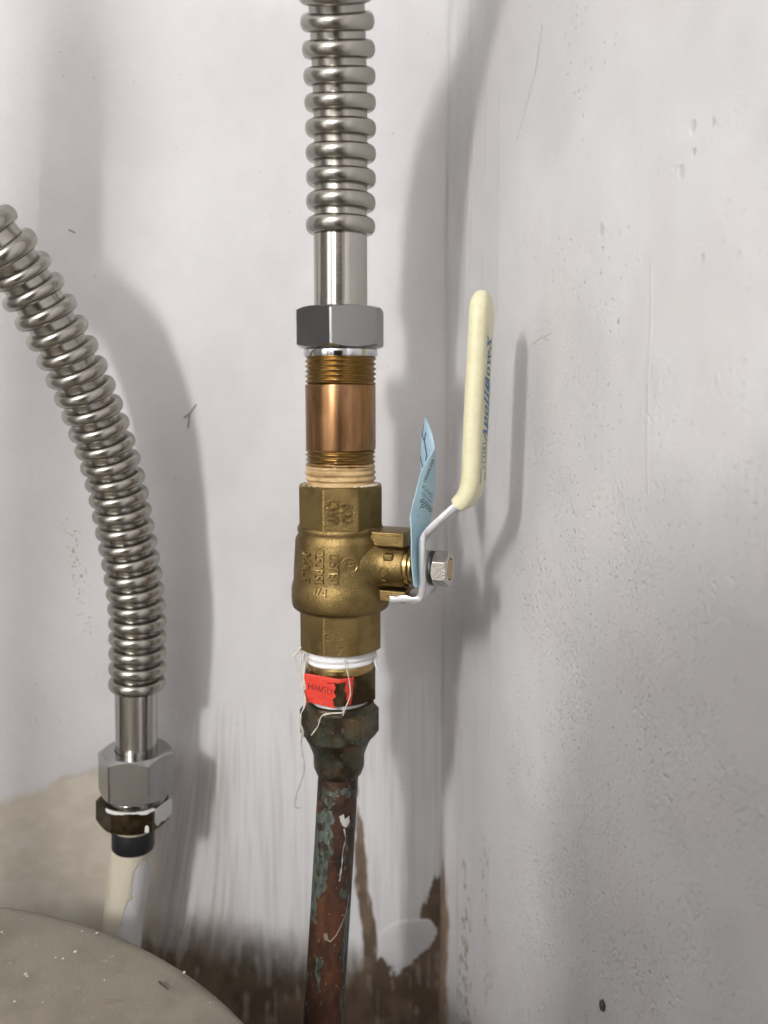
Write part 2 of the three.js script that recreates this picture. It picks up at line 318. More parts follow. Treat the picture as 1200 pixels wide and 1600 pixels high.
const inside = (x, a, b, f) => sstep(x, a, a + f) * sstep(x, b, b - f);
{
  const ks = [...fine(-6, 262, 4), 300, 380, 520, 700, 990];
  const front = surface(ks.length - 1, ys.length - 1, (i, j) => {
    const k = ks[ks.length - 1 - i], y = ys[j], n = inside(k, -30, 262, 24) * inside(y, -370, 260, 40) * (2.4 * (fbm(k / 60, y / 90, 201, 3) - 0.5) + 1.0 * (fbm(k / 16, y / 26, 203, 3) - 0.5));
    return [...leftWall(k, y, n), (k + 6) / 268, (y + 360) / 620];
  });
  const back = new THREE.BoxGeometry(996, EYE + TOP, 80).translate(0, 0, 0); back.rotateY(TL); const b = leftWall(492, (TOP - EYE) / 2, -45); back.translate(...b);
  const wl = solo('wall_left', [front, back], wallMat(leftMaps, 0.0009), [0, -EYE, -60], { kind: 'structure', label: 'white painted back wall with brushed paint and bare brown patches low down' });
  bases.set(wl, [0, -EYE, -60]);
  // a dab of filler, a hump pressed on with a knife
  const rim = [[16.3, 4], [15.8, 8.1], [13.4, 10.5], [11, 12.6], [2.1, 12.9], [-7.6, 12.1], [-13.2, 8.9], [-15.3, 4.8], [-15.6, -0.8], [-14, -6.5], [-10, -8.9], [-6.8, -12.9], [-2.7, -14.5], [1.3, -12.9], [4.5, -9.7], [9.4, -5.6], [14.2, -0.8], [16.3, 4]].map(([x, y], i) => [((Math.atan2(y, x) * 180) / PI + 360) % 360 + (i === 17 ? 360 : 0), hypot(x, y)]).sort((p, q) => p[0] - q[0]);
  rim.unshift([rim[rim.length - 2][0] - 360, rim[rim.length - 2][1]]);
  const dab = surface(64, 14, (i, j) => {
    const a = (i / 64) * 2 * PI, q = 1 - j / 14, c = cos(a), d = sin(a);
    let deg = (a * 180) / PI; const r = curveAt(rim, deg) * (1 + (0.05 + 0.06 * (c > 0 ? 1 : 0)) * (noise(a * 14, 3, 61) - 0.5));
    const k = 21 - c * r * q, y = -276.6 + d * r * q, n = 0.1 + 0.5 * Math.pow(1 - q ** 4, 0.6) + 0.4 * (fbm(k / 5, y / 5, 65, 4) - 0.5) * (1 - q ** 4), u = inside(k, -30, 262, 24) * inside(y, -370, 260, 40) * (2.4 * (fbm(k / 60, y / 90, 201, 3) - 0.5) + 1.0 * (fbm(k / 16, y / 26, 203, 3) - 0.5));
    return [...leftWall(k, y, n + u - (q > 0.99 ? 0.5 : 0)), k, y];
  });
  part('filler_dab', dab, plain(0.64, 0.635, 0.64, 0.6, { bumpMap: fineGrain, bumpScale: 0.0002 }), wl, 'roundish white dab of filler on the bare brown patch');
  // right wall: from the filled corner towards the viewer
  const p0 = leftWall(4, 0, 0.15), p1 = rightWall(12, 0), pc = rightWall(0.6, 0, 0.6);
  const ms = [...fine(0, 12, 1).map((q) => ({ q: q / 12 })), ...fine(13, 15, 1), ...fine(18, 250, 4), 300, 400, 600, 850, 1200, 1950];
  const rf = surface(ms.length - 1, ys.length - 1, (i, j) => {
    const s = ms[i], y = ys[j];
    if (typeof s === 'object') {
      const q = s.q, w = 0.8 * (fbm(y / 30, q * 2, 211, 3) - 0.5) * inside(y, -370, 260, 40), a = (1 - q) ** 2, b = 2 * q * (1 - q), c = q * q;
      return [a * p0[0] + b * pc[0] + c * p1[0] + w * 0.4, y, a * p0[2] + b * pc[2] + c * p1[2] + w, (lerp(-7, 12, q) + 12) / 262, (y + 360) / 600];
    }
    const n = sstep(s, 8, 40) * inside(s, -40, 250, 30) * inside(y, -370, 240, 40) * (2.0 * (fbm(s / 50, y / 80, 221, 3) - 0.5) + 0.9 * (fbm(s / 15, y / 20, 223, 3) - 0.5));
    return [...rightWall(s, y, n), (s + 12) / 262, (y + 360) / 600];
  });
  const rb = new THREE.BoxGeometry(80, EYE + TOP, 1950).rotateY(TR); rb.translate(...rightWall(977, (TOP - EYE) / 2, -45));
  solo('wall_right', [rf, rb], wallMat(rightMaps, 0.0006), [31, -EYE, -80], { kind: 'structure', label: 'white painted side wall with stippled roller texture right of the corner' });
  const shell = plain(0.88, 0.875, 0.87, 0.8), cx = -150;  // unseen rest of the room, shaped and toned to bounce light into the shadows
  solo('unseen_ceiling', new THREE.BoxGeometry(2200, 80, 2300).translate(cx, TOP + 44, 800), shell, [cx, TOP, 800], { kind: 'structure' });
  solo('floor', new THREE.BoxGeometry(2200, 80, 2300).translate(cx, -EYE - 44, 800), plain(0.09, 0.08, 0.07, 0.8), [cx, -EYE, 800], { kind: 'structure' });
  solo('unseen_wall_side', new THREE.BoxGeometry(80, EYE + TOP, 1750).translate(-960, (TOP - EYE) / 2, 900), shell, [-960, -EYE, 900], { kind: 'structure' });
  solo('unseen_wall_front', new THREE.BoxGeometry(2000, EYE + TOP, 80).translate(cx, (TOP - EYE) / 2, 1810), plain(0.75, 0.74, 0.73, 0.8), [cx, -EYE, 1810], { kind: 'structure' });
}

{ // an unseen dark door behind the viewer, darkening what the metal mirrors
  const x = -160, z = 1762, o = thing('unseen_door', 'dark brown panelled door out of view behind the viewer, darkening front reflections', 'door', [x, -EYE, z]), wood = plain(0.11, 0.08, 0.06, 0.6);
  part('door_leaf', new RoundedBoxGeometry(860, 1770, 34, 2, 4).translate(x, -EYE + 891, z - 5), wood, o);
  for (const [yy, hh] of [[-880, 640], [-80, 760]]) part('door_panel', new RoundedBoxGeometry(620, hh, 14, 2, 5).translate(x, yy, z - 26), wood, o);
  part('handle', moved(turned([[0, 0], [9, 0], [9, 30], [24, 36], [27, 48], [20, 60], [0, 62]], 32).rotateX(-PI / 2), x - 370, -260, z - 22), M.zinc, o);
}

{ // an unseen grey box, placed to darken the left sides of the metal
  const o = thing('unseen_box', 'grey box out of view at the left, darkening the left sides of the metal', 'unseen_box', [-525, -EYE, 120]), sheet = plain(0.42, 0.415, 0.405, 0.5);
  part('box_body', new RoundedBoxGeometry(270, EYE + 330, 280, 3, 6).translate(-525, (330 - EYE) / 2 + 1, 120), sheet, o);
  part('box_panel', new RoundedBoxGeometry(230, 700, 10, 2, 3).translate(-525, -420, 262), sheet, o);
}

// ---------- an unseen upright lamp, placed to light the corner ----------
{
  const [x, y, z] = LAMP;
  const o = thing('unseen_lamp', 'short upright lamp out of view behind the viewer, lighting the corner from the left', 'lamp', [x, y, z]);
  part('glass', new THREE.CapsuleGeometry(30, 112, 12, 32).translate(x, y, z), new THREE.MeshStandardMaterial({ color: 0xffffff, emissive: new THREE.Color(1, 0.97, 0.93), emissiveIntensity: 22, roughness: 0.4 }), o);
  part('socket', new THREE.CylinderGeometry(16, 16, TOP - y - 85, 24).translate(x, (TOP + y + 85) / 2, z), plain(0.05, 0.05, 0.05, 0.5), o);
}

// ---------- water heater ----------
{
  const x = -188, z = 195, y = -198;
  const o = thing('water_heater', 'dusty grey beige round water heater top at the lower left', 'water heater', [x, -EYE, z]);
  const mat = new THREE.MeshPhysicalMaterial({ color: new THREE.Color(0.25, 0.222, 0.178), roughness: 0.7, bumpMap: fineGrain, bumpScale: 0.00008, map: colourVary(90, 320, (u, v) => mix3([0.74, 0.73, 0.72], [1, 1, 1], sstep(fbm(u * 8, v * 8, 91, 5), 0.25, 0.7) * 0.7 + 0.3 * noise(u * 130, v * 130, 93))) });
  const top = turned([[189, y - 14], [189, y - 5], [188, y - 2], [186, y - 0.6], [183, y], [150, y - 1], [80, y + 1], [0, y + 2]], 160, rad(60));
  const p = top.attributes.position, u = top.attributes.uv; for (let i = 0; i < u.count; i++) u.setXY(i, p.getX(i), p.getZ(i) + p.getY(i));
  part('top_cap', moved(top, x, 0, z), mat, o);
  part('jacket', moved(turned([[187.5, -EYE + 2], [187.5, y - 13]], 96), x, 0, z), mat, o);
  // crumbs and slivers lying on it
  const crumbs = [];
  for (let i = 0; i < 330; i++) {
    const a = rr(-0.7, 1.0), r = rr(82, 186), s = 0.13 + 0.5 * Math.pow(rnd(), 3), g = new THREE.IcosahedronGeometry(s, 0), q = g.attributes.position;
    for (let k = 0; k < q.count; k++) q.setXYZ(k, q.getX(k) * (1 + 0.4 * hash(k % 3, i, 5)), q.getY(k) * 0.6, q.getZ(k));
    g.computeVertexNormals(); g.rotateY(rr(0, 6)); crumbs.push(g.translate(x + r * sin(a + 2.4), y + 1.2 + 0.3 * s, z + r * cos(a + 2.4)));
  }
  solo('crumbs', crumbs, plain(0.62, 0.56, 0.44, 0.8), [x, y, z], { kind: 'stuff', label: 'pale crumbs of plaster scattered on the water heater top', category: 'crumbs' });
  const sliver = (px, pz, len, turn, label, c) => solo('wood_sliver', new THREE.CylinderGeometry(0.45, 0.2, len, 6).rotateZ(PI / 2).rotateY(turn).translate(px, y + 1.4, pz), c, [px, y + 1, pz], { label, category: 'splinter' });
  sliver(-73.7, 60, 5.5, -0.75, 'dark wood sliver near the rim of the water heater', plain(0.06, 0.045, 0.03, 0.8));
  sliver(-89.3, 67, 4.6, 0.05, 'pale brown wood sliver lying left of the dark one', plain(0.22, 0.17, 0.12, 0.8));
}

// ---------- corrugated hoses ----------
const axisX = (y) => -16.3 + 0.0073 * (y + 20);   // the valve line leans by half a degree
const up = (g, y) => moved(g, axisX(y), 0, 0);
{
  const o = thing('corrugated_hose', 'straight corrugated steel hose rising from the ball valve', 'hose', [axisX(14), 14, 0], 'corrugated steel water hoses');
  const tubeTop = 56.5, path = pathOf([[axisX(50), tubeTop, 0], [-15.4, 80, 1.2], [-15.4, 105, 5.5], [-16, 131, 15], [-17.5, 152, 31], [-20, 174, 57], [-24, 198, 92], [-32, 235, 132], [-46, 300, 168], [-58, 420, 184], [-60, TOP - 2, 190]]);
  const L = path.getLength();
  part('corrugated_tube', swept(path, corrugation(L, 3.1, () => 8.25, 9.5, 3.1, 6.0), 72), M.steel, o);
  part('end_tube', up(turned([[9.75, 18], [9.75, 56.2], [9.0, 57.2]], 96), 40), M.steelTube, o);
  const nut = part('hex_nut', up(flats(6, 14.75, 16, 30.6, -39, { hole: 9.9, top: 0.97, bottom: 0.955, slope: 0.5 }), 24), M.chrome, o);
  part('nut_collar', up(turned([[12.5, 12.6], [13.5, 13.0], [13.7, 13.6], [13.7, 15.2], [13.2, 16.2], [12, 16.2]], 96), 14), M.chromeRing, nut);
}
{
  const o = thing('corrugated_hose', 'curved corrugated steel hose bending up to the left edge', 'hose', [-107.8, -172, -30], 'corrugated steel water hoses');
  const path = pathOf([[-105.6, -125.2, -30.0], [-104.0, -92.6, -29.0], [-104.5, -75.8, -27.5], [-106.2, -56.4, -25.0], [-108.2, -34.9, -21.0], [-112.0, -11.6, -14.0], [-116.8, 9.1, -6.0], [-122.5, 26.3, 1.0], [-128.6, 40.4, 7.0], [-134.5, 52.4, 14.0], [-158, 78, 26], [-168, 108, 55], [-184, 150, 108], [-206, 194, 180], [-228, 224, 250], [-248, 226, 305], [-266, 190, 336], [-280, 110, 346], [-285, 0, 347], [-285, -198, 347]]);  // past the left edge the arch is unseen, routed to shade the upper wall
  const L = path.getLength();
  part('corrugated_tube', swept(path, corrugation(L, 2.3, (s) => lerp(6.75, 8.1, sstep(s, 40, 160)), 8.7, 3.15, 5.3), 64), M.steel, o);
  const tilt = (g, y) => g.translate(0, -y, 0).rotateZ(-0.03).translate(-105.7 + (y + 126) * 0.047, y, -30);
  part('end_tube', tilt(turned([[8.75, -156], [8.75, -125.6], [8.2, -124.8]], 80), -150), M.steelTube, o);
  part('hex_nut', tilt(flats(6, 14.2, -172, -152.5, 3, { hole: 8.95, top: 0.93, bottom: 0.97, slope: 0.7 }), -160), metal(0.42, 0.42, 0.42, 0.2, { anisotropy: 0.4, anisotropyRotation: PI / 2 }), o);
  part('nut_collar', tilt(turned([[12, -174.8], [13.2, -174.4], [13.4, -172.6], [12.8, -171.4]], 80), -172), M.chrome, o);
}

// ---------- left pipe and its adapter ----------
{
  const tilt = (g, y) => g.translate(0, -y, 0).rotateZ(-0.05).translate(-109.1 + (y + 180) * 0.075, y, -30);
  const o = thing('pipe_adapter', 'dark brass hexagonal adapter spotted with white paint under the left hose', 'pipe fitting', [-109.4, -196, -30]);
  const hex = part('hex_body', tilt(flats(6, 14.0, -185.2, -174.4, 12, { hole: 6, top: 0.97, bottom: 0.93, slope: 0.6 }), -180), M.darkBronze, o);
  part('inner_sleeve', tilt(turned([[8.6, -191], [8.6, -185]], 64), -186), M.creamRing, o);
  part('clamp_band', tilt(turned([[7.6, -198.2], [8.9, -197.8], [9.1, -197.2], [9.1, -189.4], [8.9, -188.7], [7.4, -188.4]], 64), -192), M.blackBand, o);
  // paint splashed over the right side of the hex
  const hexR = (t) => { const h = PI / 6; let a = (t - rad(12)) % (2 * h); if (a < 0) a += 2 * h; if (a > h) a -= 2 * h; return min(14 / cos(a), 14 / cos(h) * 0.985); };
  const splash = (a0, a1, y0f, y1f, th) => surface(60, 14, (i, j) => { const q = i / 60, t = rad(lerp(a0, a1, q)), y = lerp(y0f(q), y1f(q), j / 14), e = sin((PI * j) / 14) * min(1, 6 * q, 6 * (1 - q)), R = hexR(t), cut = max(0, R - 13.85 - max(0, (-174.4 - y)) / 0.6) + max(0, R - 13.28 - max(0, y + 185.2) / 0.6), r = R - cut + (e > 0.02 ? 0.06 + th * sqrt(e) : -0.3); return [r * sin(t), y, r * cos(t), t * 14, y]; });
  part('paint_splash', [tilt(splash(49, 130, (q) => -185 + 2.6 * fbm(q * 7, 1, 5) + 3 * max(0, 0.12 - q) * 8, (q) => -174.45, 0.22), -180), tilt(splash(33, 39, (q) => -184.4, (q) => -180.6 - 4 * abs(q - 0.5) ** 2, 0.4), -180), tilt(splash(-40, 52, (q) => -175.3 - 1.3 * fbm(q * 12, 7, 8) * sstep(fbm(q * 5, 2, 9), 0.3, 0.6), (q) => -174.42, 0.12), -180)], M.whitePaint, hex);
}
{
  const path = pathOf([[-110.6, -197, -30], [-112.4, -210, -30], [-116.5, -236, -30], [-121, -270, -29.5], [-125, -310, -29], [-127, -380, -28], [-128, -700, -28], [-128, -EYE, -28]]);
  const L = path.getLength(), st = []; for (let s = 0; s <= L; s += 6) st.push([s, 8.75]);
  const g = swept(path, st, 64, 0), u = g.attributes.uv, p = g.attributes.position;
  for (let i = 0; i < u.count; i++) { const c = path.getPointAt(min(1, u.getY(i) / L)); let a = Math.atan2(p.getX(i) - c.x, p.getZ(i) - c.z) / PI; u.setXY(i, (a + 1) / 2, min(1, u.getY(i) / 160)); }
  // at the back the seam of the angle would fold; keep it there, out of view
  const maps = surfaceMaps(512, 1024, -180, 180, 0, 160, (a, s) => {
    const e = curveAt([[0, 32], [6, 28], [14, 24], [22, 18], [30, 8], [40, -8], [52, -14], [70, -30], [160, -40]], s) + 26 * (fbm(a / 14, s / 4, 301, 5) - 0.5);
    const top = sstep(s, 1.5 + 3 * noise(a / 6, 1, 302), 3 + 3 * noise(a / 6, 1, 302));
    const paint = sstep(a, e - 1, e + 2) * top, blot = sstep(fbm(a / 12, s / 6, 305, 4), 0.66, 0.68) * sstep(s, 20, 40) * sstep(a, -80, -30);
    let c = mix3([0.55, 0.50, 0.39], [0.63, 0.585, 0.475], fbm(a / 30, s / 20, 303)); 
    c = mix3(c, mix3([0.56, 0.545, 0.545], [0.66, 0.645, 0.64], fbm(a / 10, s / 5, 304)), max(paint, blot));
    return [c[0], c[1], c[2], max(paint, blot) * (0.7 + 0.3 * fbm(a / 8, s / 6, 306))];
  });
  solo('plastic_pipe', g, new THREE.MeshPhysicalMaterial({ map: maps.map, bumpMap: maps.bump, bumpScale: 0.0005, roughness: 0.45 }), [-128, -EYE, -28], { label: 'cream plastic pipe with flaking white paint behind the water heater', category: 'pipe' });
}

// ---------- brass nipple above the valve ----------
{
  const o = thing('pipe_nipple', 'coppery brass nipple with threaded ends between chrome nut and valve', 'pipe nipple', [axisX(-34), -34, 0]);
  part('barrel', up(turned([[12.5, -21.4], [13.0, -21.1], [13.1, -20.7], [13.1, 2.2], [13.0, 2.7], [12.6, 2.9]], 128), -9), M.nipple, o);
  part('thread', up(threaded(13.25, 2.5, 15.5, 1.81, 0.95, 96), 7), M.thread, o, 'upper thread of five turns below the chrome nut');
  part('thread', up(threaded(13.2, -27.4, -21.2, 1.81, 0.95, 96), -24), M.thread, o, 'lower thread above the amber tape');
  const tape = []; for (let i = 0; i <= 40; i++) { const y = -34.4 + (8.2 * i) / 40; tape.push([13.05 + 0.42 * sin(y * 2.9) * (1 - i / 90) - 0.012 * (i - 20) ** 2 / 20, y]); }
  const tg = turned(tape, 96, 0), tp = tg.attributes.position; for (let i = 0; i < tp.count; i++) { const a = Math.atan2(tp.getX(i), tp.getZ(i)), f = 1 + 0.016 * (noise(a * 5 + 9, tp.getY(i) * 0.5, 7) - 0.5); tp.setX(i, tp.getX(i) * f); tp.setZ(i, tp.getZ(i) * f); } tg.computeVertexNormals();
  part('thread_tape', up(tg, -31), M.amberTape, o, 'yellowed thread tape wound at the foot of the nipple');
}

// ---------- ball valve ----------
const fontThin = await new FontLoader().loadAsync('fonts/droid/droid_sans_regular.typeface.json');
const font = await new FontLoader().loadAsync('fonts/droid/droid_sans_bold.typeface.json');
const AX = 20, cu = cos(rad(AX)), su = sin(rad(AX)), SY = -64, SX = axisX(-64);
// the stem's own axes: a along the stem, y up, v across towards the viewer
const stemFrame = (g) => g.applyMatrix4(new THREE.Matrix4().makeBasis(V3(cu, 0, su), V3(0, 1, 0), V3(-su, 0, cu)).setPosition(SX, 0, 0));
const alongStem = (g) => stemFrame(g.rotateZ(-PI / 2).translate(0, SY, 0));   // a turned shape whose y becomes a
const box = (a0, a1, y0, y1, v0, v1, r = 0.6) => stemFrame(new RoundedBoxGeometry(a1 - a0, y1 - y0, v1 - v0, 3, r).translate((a0 + a1) / 2, (y0 + y1) / 2, (v0 + v1) / 2));
const mmUV = (g) => { // box mapping in mm for grain
  const p = g.attributes.position, n = g.attributes.normal, uv = new Float32Array(p.count * 2);
  for (let i = 0; i < p.count; i++) { const X = abs(n.getX(i)), Y = abs(n.getY(i)), Z = abs(n.getZ(i)); const [s, t] = Y > X && Y > Z ? [p.getX(i), p.getZ(i)] : X > Z ? [p.getZ(i), p.getY(i)] : [p.getX(i), p.getY(i)]; uv[2 * i] = s; uv[2 * i + 1] = t; }
  return g.setAttribute('uv', new THREE.BufferAttribute(uv, 2));
};
const word = (text, size, depth = 0.5, thin = true) => { const g = new TextGeometry(text, { font: thin ? fontThin : font, size, depth, curveSegments: 4, bevelEnabled: true, bevelThickness: 0.12, bevelSize: 0.1, bevelSegments: 1 }); g.computeBoundingBox(); const b = g.boundingBox; return g.translate(-(b.min.x + b.max.x) / 2, -(b.min.y + b.max.y) / 2, 0); };
{
  const o = thing('ball_valve', 'brass ball valve with cream lever handle in the middle of the picture', 'valve', [axisX(-97), -97, 0]);
  const body = part('body', up(turned([[15.2, -81.9], [17.6, -81.6], [18.4, -80.9], [18.75, -79.6], [18.9, -76.5], [18.8, -73.6], [18.5, -72.2], [18.15, -71.0], [18.0, -69.8], [17.9, -67], [17.45, -60], [17.15, -55.4], [16.95, -54.4], [16.2, -53.2], [15.95, -52.5], [16.25, -51.7], [16.3, -50.6], [15.9, -49.8], [14.8, -49.3]], 128, rad(50)), -65), M.castBrass, o);
  part('end_flats', up(flats(8, 15.35, -50.2, -34.3, 3, { hole: 12.9, top: 0.985, bottom: 1.1, slope: 0.5, round: 0.992 }), -42), M.castBrass, o, 'upper octagonal end with raised lettering');
  part('end_flats', up(flats(8, 15.2, -97.2, -81.5, 3, { hole: 12.9, top: 1.1, bottom: 0.985, slope: 0.5, round: 0.992 }), -90), M.castBrass, o, 'lower octagonal end above the white tape');
  part('sealant', [0, 1, 2, 3, 4, 5, 6, 7, 8, 9].map((i) => { const a = rad([-70, -52, -38, 26, 38, 47, 55, 62, 70, 78][i]), s = [0.5, 0.4, 0.35, 0.5, 0.7, 0.9, 1.1, 1.0, 0.8, 0.6][i], g = new THREE.IcosahedronGeometry(s, 1), p = g.attributes.position; for (let k = 0; k < p.count; k++) { const f = 0.75 + 0.5 * noise(p.getX(k) * 2 + i, p.getY(k) * 2 + p.getZ(k), 4); p.setXYZ(k, p.getX(k) * f * 1.6, p.getY(k) * f * 0.7, p.getZ(k) * f); } g.computeVertexNormals(); return up(g.rotateY(a).translate(14.1 * sin(a), -34.1, 14.1 * cos(a)), -34); }), M.sealant, o);
  // stem boss with its stops
  const boss = part('stem_boss', mmUV(alongStem(turned([[14, 9], [12.2, 13], [10.4, 15.6], [9.3, 17.4], [8.75, 19.2], [8.6, 21.5], [8.5, 26.6], [8.2, 27.2], [7.0, 27.4]], 96, rad(50)))), M.castBrass, o);
  part('stop_lug', mmUV(box(13.5, 27.8, -56.2, -50.6, -8, 6.2, 0.7)), M.castBrass, boss);
  part('stop_lug', mmUV(box(15, 27.9, -77.0, -72.6, -7, 5.4, 0.6)), M.castBrass, boss);
  part('cast_pad', mmUV(box(20.2, 24.0, -60.9, -58.3, 4, 8.6, 0.8)), M.castBrass, boss);
  const oval = new THREE.TorusGeometry(1, 0.13, 10, 48); oval.scale(1.75, 2.9, 2.2); const bossWrap = (g, a0, y0) => { const p = g.attributes.position; for (let i = 0; i < p.count; i++) { const a = a0 + p.getX(i), y = y0 + p.getY(i), r = 8.62 + p.getZ(i), t = (y - SY) / 8.6; p.setXYZ(i, a, SY + r * sin(t), r * cos(t)); } g.computeVertexNormals(); return stemFrame(g); };
  part('casting_mark', [bossWrap(oval, 20.6, -66.0), bossWrap(word('a', 2.2, 0.3).rotateZ(-0.5).translate(0, 0, -0.15), 20.6, -66.0)], M.castBrass, boss);
  // raised lettering
  const wrap = (g, s0, y0, r) => { const p = g.attributes.position; for (let i = 0; i < p.count; i++) { const t = (s0 + p.getX(i)) / r, q = r + p.getZ(i) + curveAt([[-74, 1.45], [-71, 0.85], [-67, 0.65], [-60, 0.2], [-56, -0.05]], y0 + p.getY(i)); p.setXYZ(i, q * sin(t), y0 + p.getY(i), q * cos(t)); } g = toCreasedNormals(g, rad(30)); return up(mmUV(g), y0); };
  const onFlat = (g, s0, y0) => { g.translate(s0, y0, 15.28).rotateY(rad(3)); return up(mmUV(g), y0); };
  const down = (t, size, d) => word(t, size, d).rotateZ(-PI / 2);
  const letters = part('raised_lettering', [onFlat(down('600', 3.2, 1.0).scale(1.15, 1, 1), 2.2, -43.2), onFlat(down('CWP', 3.2, 1.0).scale(1.15, 1, 1), -2.9, -42.8)], M.letterBrass, o, 'raised letters on the upper octagonal end');
  const pr = (v, y) => 17.3 + 0;
  part('raised_lettering', [
    wrap(down('LISTED', 2.75, 1.0).scale(1.2, 0.98, 1), -1.6, -63.3, 16.95), wrap(down('250PSI', 2.85, 1.0).scale(1.2, 0.98, 1), -6.9, -63.0, 16.95), wrap(down('94ALF', 2.85, 1.0).scale(1.25, 1.1, 1), -12.4, -63.2, 16.95),
    wrap(word('3/4', 2.9, 0.95).rotateZ(-0.08), -6.6, -72.0, 16.95),
  ], M.letterBrass, o, 'raised letters on the round valve body');
  const ring = new THREE.TorusGeometry(2.85, 0.26, 10, 56);
  part('approval_mark', [wrap(ring, 4.1, -62.2, 17.2), wrap(word('U', 2.1, 0.8).rotateZ(-PI / 2).translate(0.6, 0.75, 0), 4.1, -62.2, 16.95), wrap(word('L', 2.1, 0.8).rotateZ(-PI / 2).translate(-0.5, -0.6, 0), 4.1, -62.2, 16.95)], M.letterBrass, o);
  // stem, gland, lever and nut
  part('gland', alongStem(turned([[7.6, 27.3], [7.6, 28.6], [7.2, 29.0], [6.6, 29.0], [6.6, 29.9], [5, 30.1]], 64)), M.turnedBrass, o);
  part('stem', alongStem(turned([[4.0, 28], [4.0, 42.9], [3.6, 43.5], [0, 43.6]], 48)), M.turnedBrass, o);
  part('stem_washer', alongStem(turned([[4, 36.55], [6.3, 36.6], [6.4, 37.4], [4, 37.45]], 48)), M.blackSteel, o);
  const nutG = flats(6, 5.85, 37.5, 43.4, 0, { hole: 4.1, top: 0.93, bottom: 0.93, slope: 0.6 }).rotateZ(-PI / 2).rotateX(rad(0)).translate(0, SY, 0);
  part('stem_nut', mmUV(stemFrame(nutG)), M.nickel, o);
  // lever: bent strip, outlined in the a-y plane
  const T = 1.4, mid = new THREE.CurvePath(); const pts = [[22.5, -75.2], [25.2, -75.4], [26.6, -74.9], [28.2, -74.6], [31.2, -75.1], [33.6, -74.4], [34.8, -72.4], [35.1, -69.5], [35.1, -60], [35.1, -54.5], [35.6, -51.6], [37.2, -49.2], [44, -42.6], [51.2, -35.4], [52.4, -31], [52.4, -24]];
  const sm = new THREE.CatmullRomCurve3(pts.map((p) => V3(p[0], p[1], 0)), false, 'centripetal'), nS = 90, A = [], B = [];
  for (let i = 0; i <= nS; i++) { const p = sm.getPoint(i / nS), t = sm.getTangent(i / nS), w = i < 12 ? T * 0.92 : T; A.push(V2(p.x - t.y * w, p.y + t.x * w)); B.push(V2(p.x + t.y * w, p.y - t.x * w)); }
  const shape = new THREE.Shape([...A, ...B.reverse()]);
  const strip = new THREE.ExtrudeGeometry(shape, { depth: 15, bevelEnabled: true, bevelSize: 0.25, bevelThickness: 0.25, bevelOffset: -0.25, bevelSegments: 2, steps: 1 }).translate(0, 0, -7.5);
  const lever = part('lever', mmUV(stemFrame(toCreasedNormals(strip, rad(35)))), M.zinc, o);
  // cream grip: a flattened sleeve along the lever
  const gp = new THREE.CatmullRomCurve3([[47.2, -39.6], [49.4, -37.4], [51.0, -34.2], [51.75, -30.5], [51.95, -26], [52.3, -12], [52.9, 5], [53.5, 20], [53.9, 35]].map((p) => V3(p[0], p[1], 0)), false, 'centripetal'); gp.arcLengthDivisions = 600;
  const GL = gp.getLength(), st = [0, 0.15, 0.6, 1.4]; for (let s = 3; s < GL - 10; s += 2) st.push(s); for (let q = 0; q <= 22; q++) st.push(GL - 10 + 10 * sin((PI / 2) * q / 22));
  const gseg = 72, gripG = surface(gseg, st.length, (i, j) => {
    const s = j === 0 ? 0.1 : st[min(j - 1, st.length - 1)], u = min(1, s / GL), p = gp.getPointAt(u), t = gp.getTangentAt(u), e = max(0, (s - (GL - 9.5)) / 9.5), c = sqrt(max(0, 1 - e * e));
    let hv = 8.6 * max(0.02, c), ht = 3.15 * Math.pow(max(0.0005, 1 - e ** 4), 0.5); if (s < 1.2) ht -= 0.5 * (1 - sqrt(s / 1.2)); if (j === 0) { hv = 7.2; ht = 1.6; }
    const a = (i / gseg) * 2 * PI, ca = cos(a), sa = sin(a), r = min(ht, hv); // stadium section
    const fx = r * ca, fv = Math.sign(sa) * max(0, hv - r) * Math.min(1, abs(sa) * 6) + r * sa;
    return [p.x - t.y * -fx, p.y - t.x * fx, fv, (fv + 9) / 18, s / GL];
  });
  gripG.userData = {};
  const gm = canvasMap(384, 2048, (c, w, h) => {
    c.fillStyle = '#ded9b6'; c.fillRect(0, 0, w, h);
    for (let i = 0; i < 1500; i++) { c.fillStyle = ['rgba(120,105,60,0.025)', 'rgba(245,240,205,0.035)', 'rgba(90,80,50,0.02)'][i % 3]; c.beginPath(); c.ellipse(rnd() * w, rnd() * h, rr(2, 14), rr(4, 40), rr(-0.3, 0.3), 0, 7); c.fill(); }
    for (let i = 0; i < 70; i++) { c.fillStyle = `rgba(80,70,40,${rr(0.08, 0.3)})`; c.beginPath(); c.ellipse(rnd() * w, rnd() * h, rr(0.6, 2.2), rr(0.8, 4), rr(-1, 1), 0, 7); c.fill(); }
    for (const [x, y, l, k] of [[250, 330, 26, 0.35], [262, 352, 16, 0.3], [255, 405, 40, 0.28], [270, 700, 14, 0.2], [250, 1240, 10, 0.25], [262, 1600, 12, 0.3], [268, 1740, 18, 0.35], [330, 190, 20, 0.35]]) { c.strokeStyle = `rgba(70,60,30,${k})`; c.lineWidth = 3; c.beginPath(); c.moveTo(x - l / 2, y); c.quadraticCurveTo(x, y + 4, x + l / 2, y - 2); c.stroke(); }
  });
  const grip = part('grip', stemFrame(gripG), new THREE.MeshPhysicalMaterial({ map: gm, roughness: 0.42, bumpMap: null, clearcoat: 0.15, clearcoatRoughness: 0.4 }), lever);
